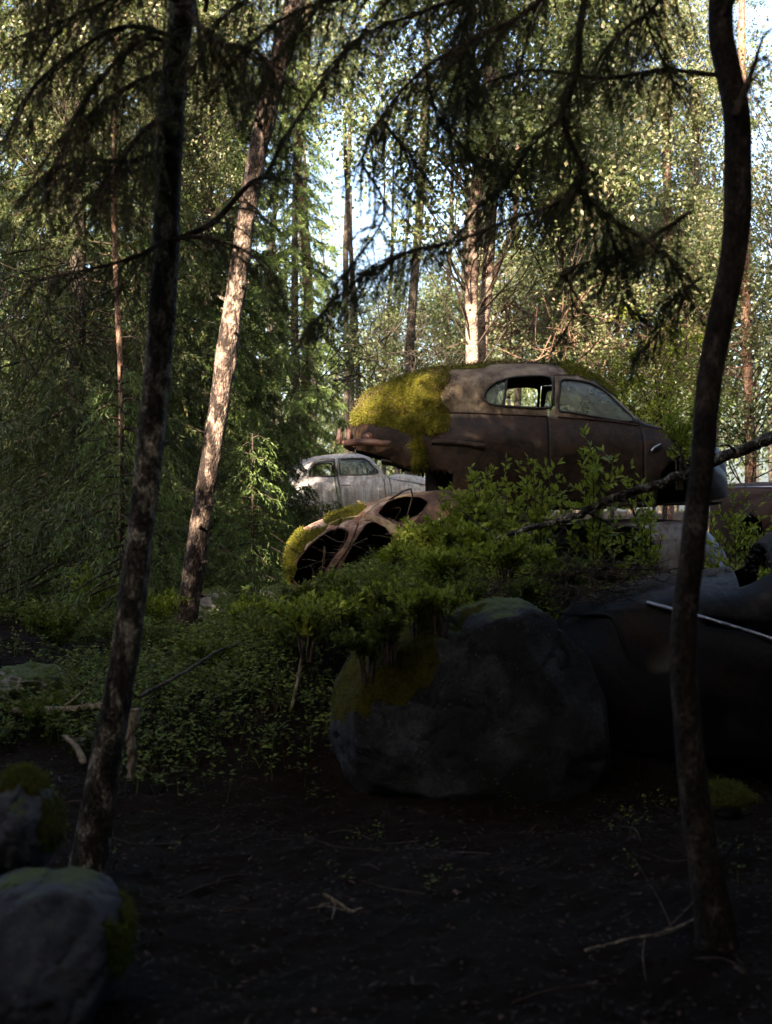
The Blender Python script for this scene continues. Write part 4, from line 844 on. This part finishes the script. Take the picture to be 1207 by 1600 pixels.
bl = [([(1050, -420), (960, -150), (912, 10), (905, 110), (880, 180), (893, 230), (912, 262), (900, 295), (860, 322), (790, 345), (730, 370), (665, 392)], .36, 60, .017),
      ([(912, 262), (905, 292), (945, 330), (1000, 372), (1050, 410), (1075, 470)], .40, 34, .012),
      ([(945, 330), (960, 400), (970, 460), (1010, 505)], .26, 18, .007),
      ([(880, 180), (830, 230), (790, 290), (740, 330)], .36, 22, .009),
      ([(1130, 118), (1040, 110), (940, 122), (830, 108), (740, 140), (690, 190)], .34, 34, .012),
      ([(900, -60), (820, 20), (740, 60), (660, 110), (600, 180), (560, 260)], .42, 46, .015),
      ([(840, -80), (760, -20), (660, 20), (560, 60), (500, 120)], .44, 40, .014),
      ([(740, -100), (660, -60), (560, -10), (460, 20), (380, 80), (330, 150)], .46, 44, .014),
      ([(660, 110), (680, 180), (720, 230), (770, 260), (800, 300)], .36, 26, .009),
      ([(600, 180), (640, 240), (655, 310)], .34, 18, .008),
      ([(560, 260), (600, 330), (560, 400), (520, 450)], .3, 18, .008),
      ([(700, 380), (640, 395), (580, 425), (520, 470), (480, 520)], .34, 34, .009),
      ([(1080, 330), (1020, 370), (950, 400), (880, 420)], .34, 26, .010),
      ([(1100, 430), (1050, 470), (1030, 520), (990, 560)], .24, 16, .007),
      ([(1060, -120), (1030, 0), (960, 60), (930, 130)], .4, 24, .013),
      ([(880, 430), (900, 480), (870, 540)], .22, 10, .006)]
for i, (pts, l2, ns, r0) in enumerate(bl): bough(ov, PB(pts, 5.6+.15*(i % 5), .25), .0, l2, ns, r0, .55)
for pts in ([(620, -160), (540, -60), (480, 30), (420, 110), (400, 190)], [(760, -140), (740, -20), (720, 90), (740, 180)], [(480, -120), (420, -30), (350, 30), (300, 110)], [(1010, -160), (1000, -40), (1020, 60), (1060, 150)]):
    bough(ov, PB(pts, 5.9, .2), .0, .44, 34, .012, .6)
bough(t2, PB([(1152, 180), (1165, 140), (1190, 60)], 5.5), .0, .3, 8, .02, .5)

# --- spruces
def spruce_mesh(H, Rb, nb, z0=.6, sec=22, kw=.02, seed=0, ter=1.0):
    """foliage and limb meshes of a whole spruce, vectorised"""
    fo = MB(); li = MB()
    for k in range(nb):
        u = (k+rng.uniform())/nb; z = z0+(H-z0)*u**1.15; L = Rb*(1-u)**.75*rng.uniform(.7, 1.1)+.15; a = k*2.399+rng.normal()*.3
        dr = np.array([math.cos(a), math.sin(a), 0]); dz = .35*(u-.45)
        q = smooth_path([(0, 0, z), dr*L*.4+np.array([0, 0, z+L*(dz-.04)]), dr*L*.75+np.array([0, 0, z+L*(dz-.22)]), dr*L+np.array([0, 0, z+L*(dz-.22)])], 12)
        tube(li, q, np.linspace(.008+.006*L/Rb, .002, 12), 4, cap=False)
        ns = max(6, int(sec*L/Rb)); hs = norm(np.cross(dr, [0, 0, 1]))
        uu = rng.uniform(.12, 1, ns); i = np.minimum((uu*11).astype(int), 10); b = q[i]+(q[i+1]-q[i])*((uu*11)-i)[:, None]
        sd_ = rng.choice([-1, 1], ns)[:, None]; l2 = (.15+.32*L*(1-uu)*rng.uniform(.6, 1.1, ns)+.05)
        d2 = norm(hs*sd_*rng.uniform(.4, 1, (ns, 1))+dr*rng.uniform(.4, .9, (ns, 1))+np.array([0, 0, -1])*rng.uniform(.25, .9, (ns, 1)))
        m = int(9*ter); t = np.tile(np.linspace(.05, 1, m), ns); B = np.repeat(b, m, 0); D = np.repeat(d2, m, 0); L2 = np.repeat(l2, m)
        pb = B+D*(t*L2)[:, None]+np.array([0, 0, -1])*(L2*t**2*.25)[:, None]
        d3 = norm(D*.7+rng.normal(size=D.shape)*.5+np.array([0, 0, -.45])); kites(fo, pb, d3, rng.uniform(.035, .095, len(pb))*(kw/.02)**.5, rng.uniform(.6, 1.2, len(pb))*kw)
    tube(li, [(0, 0, z0*.5), (0, 0, H)], [.02, .01], 5)
    return fo, li
def make_spruce(base, H, Rb, nb, label, group=None, kw=.02, sec=22, mat_='needle', z0=.6, trunk_r=.1, ter=1.0, bark_='bark_dark'):
    r_ = tree('spruce_tree', base, label, group); fo, li = spruce_mesh(H, Rb, nb, z0, sec, kw, ter=ter)
    tb, _ = trunk_mesh([(0, 0, -.2), (0.02, 0, H*.5), (0, 0, H)], [trunk_r, trunk_r*.7, .01], n=30, sides=10); tb.build('trunk', M[bark_], r_)
    c = fo.build('crown', M[mat_], r_, smooth=False); li.build('limbs', M['twig'], c); return r_
def copy_tree(src, loc, rz, label, sc_=1, group=None):
    def cp(o, par):
        c = o.copy(); col.objects.link(c); c.parent = par
        for ch in [x for x in bpy.data.objects if x.parent == o]: cp(ch, c)
        return c
    r_ = cp(src, None); r_.location = loc; r_.rotation_euler = (0, 0, rz); r_.scale = (sc_,)*3; r_['label'] = label
    if group: r_['group'] = group
    return r_
SG = 'spruces at the left of the wood'
s1 = make_spruce(gp(322, 18), 10, 1.3, 190, 'green spruce whose drooping branches hide the rear of the grey car', SG, .017, 46, 'needle_fresh', z0=.3, ter=3.2)
s2 = make_spruce(gp(120, 15), 13, 2.2, 230, 'dark spruce filling the left edge behind the near trunk', SG, .017, 54, 'needle', z0=.3, ter=4.2)
s3 = copy_tree(s2, gp(290, 19), 1.3, 'tall spruce directly behind the sunlit leaning trunk', .9, SG)
s4 = copy_tree(s2, gp(-20, 19), 2.9, 'spruce at the far left edge, standing furthest back', 1, SG)
s5 = copy_tree(s1, gp(462, 27.5), 4.0, 'spruce standing directly behind the grey car', 1.0, SG)
s6 = copy_tree(s2, gp(225, 23), 5.0, 'spruce seen between the two leaning trunks, well behind them', 1.05, SG)
s7 = make_spruce(gp(190, 12.6), 2.3, .55, 46, 'thin young spruce with pale fresh tips just left of the near dark trunk', None, .016, 18, 'needle_fresh', z0=.25, trunk_r=.014)
s8 = copy_tree(s7, gp(395, 13.6), 1.0, 'low young spruce right of the sunlit trunk', .8)
s9 = copy_tree(s7, gp(250, 13.8), 2.0, 'low young spruce half hidden behind the near dark trunk', .75)
s10 = copy_tree(s1, gp(80, 26), 1, 'far spruce glimpsed at the left edge', 1.2, SG)

# --- broadleaf trees
def crown_mesh(nclump, per, Rx, Rz, zc, leaf, sig=.32, seed=0, shell=.4, twigs=True):
    lm_ = MB(); li = MB(); c = norm(rng.normal(size=(nclump, 3)))*(shell+(1-shell)*rng.uniform(0, 1, (nclump, 1)))*np.array([Rx, Rx, Rz])+np.array([0, 0, zc])
    c += rng.normal(size=c.shape)*.15
    sg = rng.uniform(.5, 1.4, nclump)*sig; nl = (per*rng.uniform(.4, 1.5, nclump)).astype(int)
    P_ = np.concatenate([c[i]+rng.normal(size=(nl[i], 3))*np.array([1, 1, .6])*sg[i] for i in range(nclump)]); n = len(P_)
    kites(lm_, P_, rng.normal(size=(n, 3))+np.array([0, 0, -.5]), rng.uniform(.7, 1.3, n)*leaf, rng.uniform(.55, .8, n)*leaf, norm(rng.normal(size=(n, 3))+np.array([0, 0, .5])), .06)
    if twigs:
        for i in range(nclump):
            zb = c[i, 2]-np.linalg.norm(c[i, :2])*rng.uniform(.7, 1.6)-.2; tube(li, smooth_path([(0, 0, zb), c[i]*np.array([.5, .5, 0])+np.array([0, 0, (zb+c[i, 2])*.5+.1])+rng.normal(size=3)*.15, c[i]], 9), np.linspace(.014, .004, 9), 4, .1, cap=False)
            for j in range(3):
                e = c[i]+rng.normal(size=3)*sg[i]; tube(li, [c[i], (c[i]+e)/2+rng.normal(size=3)*.04, e], [.007, .005, .002], 4, cap=False)
    return lm_, li
crowns = {}
def mk_crown(key, *a, **k):
    lm_, li = crown_mesh(*a, **k); crowns[key] = (lm_.mesh('crown', False), li.mesh('limbs'))
mk_crown('birchA', 130, 190, 2.1, 3.6, 0, .085)
mk_crown('birchB', 110, 180, 1.9, 3.4, 0, .085)
mk_crown('small', 50, 170, 1.2, 1.7, 0, .065, .26)
mk_crown('thin', 60, 110, 1.7, 3.4, 0, .085, .36)
def add_crown(root, key, loc, mat_, sc_=(1, 1, 1), rz=0):
    me, li = crowns[key]
    nm = me.copy() if me.materials and me.materials[0] != mat_ else me
    if not nm.materials: nm.materials.append(mat_)
    else: nm.materials[0] = mat_
    o = bpy.data.objects.new('crown', nm); col.objects.link(o); o.parent = root; o.location = Vector(loc)-root.location; o.scale = sc_; o.rotation_euler = (0, 0, rz)
    if not li.materials: li.materials.append(M['twig'])
    b = bpy.data.objects.new('limbs', li); col.objects.link(b); b.parent = o
    return o
def broad(name, pxpts, Y, wpx, bk, label, crown=None, ck='birchA', cm='birch_leaf', cs=1, group=None, rough=.05):
    """trunk through the given pixel points; crown centred at given pixel"""
    g0 = gp(pxpts[0][0], Y); pts = [Vector((g0.x, Y, g0.z-.2))]+[P(x, y, Y) for x, y in pxpts]
    r_ = tree(name, g0, label, group); rad = wpx/F*Y/2
    last = pts[-1]; pts.append(Vector((last.x+(last.x-pts[-2].x)*.4, Y, last.z+2.5)))
    trunk_part(r_, pts, [rad*1.15, rad, rad, rad*.9, rad*.8, rad*.35], M[bk], rough=rough, sides=12, n=60, stubs=5)
    if crown:
        for j, (cx, cy, s_) in enumerate(crown): add_crown(r_, ck, P(cx, cy, Y), M[cm], (s_*cs,)*3, j*1.7+Y)
    return r_
BG = 'broadleaf trees behind the cars'
broad('birch_tree', [(738, 570), (737, 450), (741, 330), (757, 200), (766, 60)], 18.5, 20, 'bark_birch', 'pale birch trunk, left one of the close pair behind the brown car roof', [(740, 60, .9)], 'birchA', 'aspen_leaf', group=BG)
broad('birch_tree', [(753, 570), (761, 450), (768, 330), (774, 200), (780, 60)], 18.9, 18, 'bark_birch', 'pale birch trunk, right one of the close pair behind the brown car roof', [(880, 130, .85)], 'birchB', 'birch_leaf', group=BG)
broad('birch_tree', [(757, 560), (762, 470), (790, 385), (806, 330)], 23.4, 9, 'bark_pine', 'thin stem leaning right out of the birch pair', [(900, 300, .6)], 'small', 'birch_leaf', group=BG)
broad('broadleaf_tree', [(640, 600), (644, 490), (654, 360), (662, 220), (668, 60)], 25, 14, 'bark_dark', 'slim dark trunk against the bright sky left of the birch pair', [(600, 30, .9)], 'thin', 'aspen_leaf', group=BG)
broad('broadleaf_tree', [(478, 620), (482, 470), (474, 330), (466, 250), (480, 60)], 28, 15, 'bark_pine', 'reddish trunk right of the sunlit leaning trunk, rising behind the green spruce', [(450, 60, .8), (345, 190, .5)], 'birchB', 'birch_leaf', group=BG)
broad('broadleaf_tree', [(1046, 670), (1046, 520), (1044, 350), (1041, 200), (1040, 60)], 22, 15, 'bark_pine', 'sun dappled reddish trunk standing beyond the bonnet of the brown car', [(970, 60, .6), (1080, 400, .4), (1085, 110, .5)], 'birchA', 'birch_leaf', group=BG)
broad('broadleaf_tree', [(1108, 640), (1106, 540), (1100, 440), (1090, 330)], 24, 11, 'bark_birch', 'pale sunlit stem close left of the near bent trunk', [(1120, 340, .9)], 'small', 'birch_leaf', group=BG)
broad('broadleaf_tree', [(1172, 700), (1166, 500), (1164, 300), (1160, 100)], 20, 16, 'bark_pine', 'reddish trunk at the right edge behind the near bent trunk', [(1215, 300, .7)], 'thin', 'birch_leaf', group=BG)
broad('broadleaf_tree', [(884, 600), (885, 500), (886, 400), (880, 280)], 29, 7, 'bark_dark', 'thin grey stem above the front of the brown car roof', [(860, 330, .9)], 'birchB', 'aspen_leaf', group=BG)
broad('broadleaf_tree', [(560, 620), (556, 500), (548, 380), (540, 240)], 30, 8, 'bark_dark', 'thin stem left of the open sky, above the mossy tail', [(500, 90, .6)], 'thin', 'aspen_leaf', group=BG)
broad('broadleaf_tree', [(190, 640), (184, 480), (178, 300), (182, 100)], 13.4, 9, 'bark_pine', 'thin stem with a sunlit patch left of the near dark trunk', [(250, 60, .5), (100, 90, .45), (330, 180, .35)], 'thin', 'birch_leaf', group=BG)
broad('broadleaf_tree', [(960, 640), (965, 520), (958, 400), (950, 250)], 27, 8, 'bark_birch', 'thin pale stem between the birch pair and the dappled reddish trunk', [(980, 280, .8)], 'birchB', 'birch_leaf', group=BG)
broad('broadleaf_tree', [(600, 640), (604, 520), (612, 420)], 34, 7, 'bark_dark', 'far thin stem just left of the slim dark trunk', [(610, 480, .9)], 'small', 'aspen_leaf', group=BG)
broad('broadleaf_tree', [(700, 620), (698, 520), (702, 430), (706, 330)], 32, 8, 'bark_dark', 'far thin stem between the slim dark trunk and the birch pair', [(700, 470, .9)], 'small', 'aspen_leaf', group=BG)
for (tx, ty, cx, cy, cz, k_, sc3) in ((-2.7, -.6, -.9, 3.0, 9.2, 'birchA', 1.15), (2.9, -.3, 1.3, 3.6, 9.6, 'birchA', 1.2), (4.2, 8.6, 2.4, 9.4, 10.2, 'birchB', 1.15), (0.9, -1.0, .4, -.4, 8.4, 'birchB', 1.3)):  # unseen trees added so that their crowns darken the foreground
    g0 = Vector((tx, ty, float(gz(tx, ty)))); r_ = tree('broadleaf_tree', g0, 'unseen tall tree added beside the viewpoint, its crown shading from overhead', 'added trees shading from overhead')
    trunk_part(r_, [g0-Vector((0, 0, .2)), Vector((tx*.85+cx*.15, ty+.2, 4.2)), Vector((cx, cy, cz))], [.14, .11, .04], M['bark_dark'], n=30, sides=10)
    add_crown(r_, k_, (cx, cy, cz), M['aspen_leaf'], (sc3, sc3, sc3*.7), tx)
# crowns added to the near trees above the frame, to cut light below
add_crown(t1, 'birchA', (-.8, 6.3, 7.8), M['aspen_leaf'], (.95, .95, .85), 1)
add_crown(t1, 'small', (-3.0, 7.6, 7.9), M['aspen_leaf'], (1.1, 1.1, .8), 5)  # small crown added where it shades the upper sunlit trunk
add_crown(t2, 'birchB', (1.5, 5.2, 7.6), M['aspen_leaf'], (1.0, 1.0, .85), 2)
add_crown(t3, 'birchB', (-.5, 12.4, 10.6), M['aspen_leaf'], (1.0, 1.0, .9), 3)
add_crown(ov, 'birchA', (3.6, 6.2, 8.2), M['aspen_leaf'], (1.0, 1.0, .9), 4)
# small sunlit understorey trees
US = 'sunlit young trees beyond the brown car'
for (px, py, Y, s_, ck, cm, lb) in ((880, 500, 24, .75, 'small', 'birch_leaf', 'sunlit young birch above the middle of the brown car roof'),
        (950, 560, 19, .75, 'small', 'birch_leaf', 'sunlit young birch just beyond the windscreen of the brown car'),
        (1030, 620, 18, .6, 'small', 'shrub_leaf', 'bright green bush beyond the bonnet of the brown car'),
        (1100, 480, 21, .9, 'small', 'birch_leaf', 'golden leaved young birch behind the near bent trunk'),
        (1020, 400, 26, 1.2, 'small', 'birch_leaf', 'tall golden young birch at the upper right behind the dappled trunk'),
        (1170, 560, 20, .9, 'small', 'birch_leaf', 'young birch at the right edge above the leafy bush'),
        (650, 560, 28, .8, 'small', 'aspen_leaf', 'far young aspen low behind the mossy tail'),
        (575, 560, 30, .7, 'small', 'aspen_leaf', 'small green tree beside the spruce, above the grey car'),
        (790, 480, 27, .9, 'small', 'birch_leaf', 'young birch directly right of the birch pair'),
        (910, 440, 30, 1.2, 'small', 'aspen_leaf', 'far aspen above the front of the brown car')):
    g0 = gp(px, Y); r_ = tree('young_tree', g0, lb, US); top = P(px, py, Y)
    trunk_part(r_, [g0+Vector((0, 0, -.1)), g0.lerp(top, .5)+Vector((.08, 0, 0)), top], [.035, .03, .015], M['bark_dark'], n=24, sides=8)
    add_crown(r_, ck, top, M[cm], (s_*1.15, s_*1.15, s_), px*.1)
# dead bushy twigs around birch feet
def brush(name, c, w_, h_, n, mat_, label):
    mb = MB()
    for k in range(n):
        b = np.array([c.x+random.uniform(-w_, w_), c.y+random.uniform(-.8, .8), c.z+random.uniform(0, h_*.6)]); d = norm(rng.normal(size=3)+np.array([0, 0, .4]))*random.uniform(.3, 1.1)
        tube(mb, smooth_path([b, b+d*.5+rng.normal(size=3)*.08, b+d+rng.normal(size=3)*.12], 8), np.linspace(.010, .003, 8), 4, cap=False)
    return tag(mb.build(name, mat_), label, 'brushwood', kind='stuff')
brush('brushwood', P(850, 545, 21), .9, 1.2, 150, M['bark_pine'], 'tangle of bare sunlit twigs behind the brown car roof')
brush('brushwood', P(600, 600, 21), 1.3, 1.6, 130, M['bark_dark'], 'tangle of bare dark twigs behind the mossy tail')
brush('brushwood', P(1000, 600, 18), 1.2, 1.2, 110, M['bark_pine'], 'tangle of bare twigs beyond the bonnet of the brown car')
brush('brushwood', P(70, 560, 14), .8, 1.6, 90, M['bark_dark'], 'dead reddish twigs inside the spruce at the left edge')

# --- far wood: one mass of crowns and stems
fw = MB(); n = 0
for k in range(150):
    Y = random.uniform(38, 75); px = random.uniform(-250, 1450); x = (px-603.5)/F*Y
    hp = 420 if 520 < px < 730 else (300 if px >= 730 else 200); top = CAMZ+(800-random.uniform(hp, 620))/F*Y
    g0 = float(gz(x, Y)); m = 1500; hh = top-g0
    c = np.array([x, Y, g0+hh*.6]); cl = norm(rng.normal(size=(14, 3)))*rng.uniform(.3, 1, (14, 1))*np.array([2.2, 2.2, hh*.42])+c
    pp_ = cl[rng.integers(0, 14, m)]+rng.normal(size=(m, 3))*.55
    kites(fw, pp_, rng.normal(size=(m, 3)), rng.uniform(.09, .17, m), rng.uniform(.06, .11, m))
tag(fw.build('far_wood', M['aspen_leaf'], smooth=False), 'far mass of pale green woodland closing the view', 'woodland', kind='stuff')
fw = MB()
for k in range(120):
    Y = random.uniform(30, 70); px = random.uniform(-200, 1400); x = (px-603.5)/F*Y; g0 = float(gz(x, Y)); h = random.uniform(7, 16) if not 560 < px < 720 else random.uniform(5, 9)
    tube(fw, [(x, Y, g0-.2), (x+random.uniform(-.3, .3), Y, g0+h*.5), (x+random.uniform(-.6, .6), Y, g0+h)], [random.uniform(.06, .13), .07, .02], 6)
tag(fw.build('far_stems', M['bark_dark']), 'thin far stems standing in the woodland beyond', 'woodland', kind='stuff')

# --- unseen spruces added behind and beside the viewer to shade the foreground
blk = make_spruce((0, -40, 0), 11, 2.6, 150, 'unseen dense dark spruce added behind and beside the viewpoint for shade', 'added shade spruces around the viewpoint', .10, 34, 'needle', z0=1.0, trunk_r=.14, ter=1.0)
spots = [(-15, -6, 1.4), (-12.6, -5.5, 1.4), (-10.8, -6.5, 1.3), (-9.2, -5.6, 1.0), (-7.9, -6.6, .98), (-6.4, -5.8, 1.28), (-5, -6.4, 1.3), (-3.5, -5.6, 1.2), (-1.8, -6.2, .95), (.2, -5.6, .9), (2.2, -6, .9), (4.4, -5.5, .9),
         (-14, -9, 1.1), (-11.8, -9, 1.1), (-9.8, -8.8, 1.0), (-8.4, -9.2, .95), (-6.6, -9, 1.25), (-4.6, -9.1, 1.2), (-2.6, -8.8, 1.0), (0, -9, .9),
         (-3.4, -1.4, .8), (-5.6, -2.4, .85), (-8, -2.6, .9), (0.2, -2.6, .75), (3.4, -.8, .8), (-6.4, 1.4, .9), (4.8, 2.0, .9), (6.4, -3, .9), (-5.0, 6.2, .9), (5.6, 6.8, .7), (-8, 9.5, 1.1), (-8.5, 4, 1.2), (-10.5, 1.5, 1.3), (-12, 6.5, 1.3), (8, 1, 1.0), (7.5, 10.5, .7), (6.6, 3.2, 1.5), (7.2, 6.2, 1.5), (7.2, 9.6, 1.5), (9.2, 8, 1.6), (9.6, 12, 1.5), (10, 4, 1.6), (6.8, .4, 1.5), (4.6, -1.6, 1.3)]
for i, (x, y, s_) in enumerate(spots):
    loc = (x, y, float(gz(x, y)))
    if i == 0: blk.location = loc; o = blk
    else: o = copy_tree(blk, loc, i*1.9, blk['label'])
    o.scale = (.5+.5*s_, .5+.5*s_, s_)
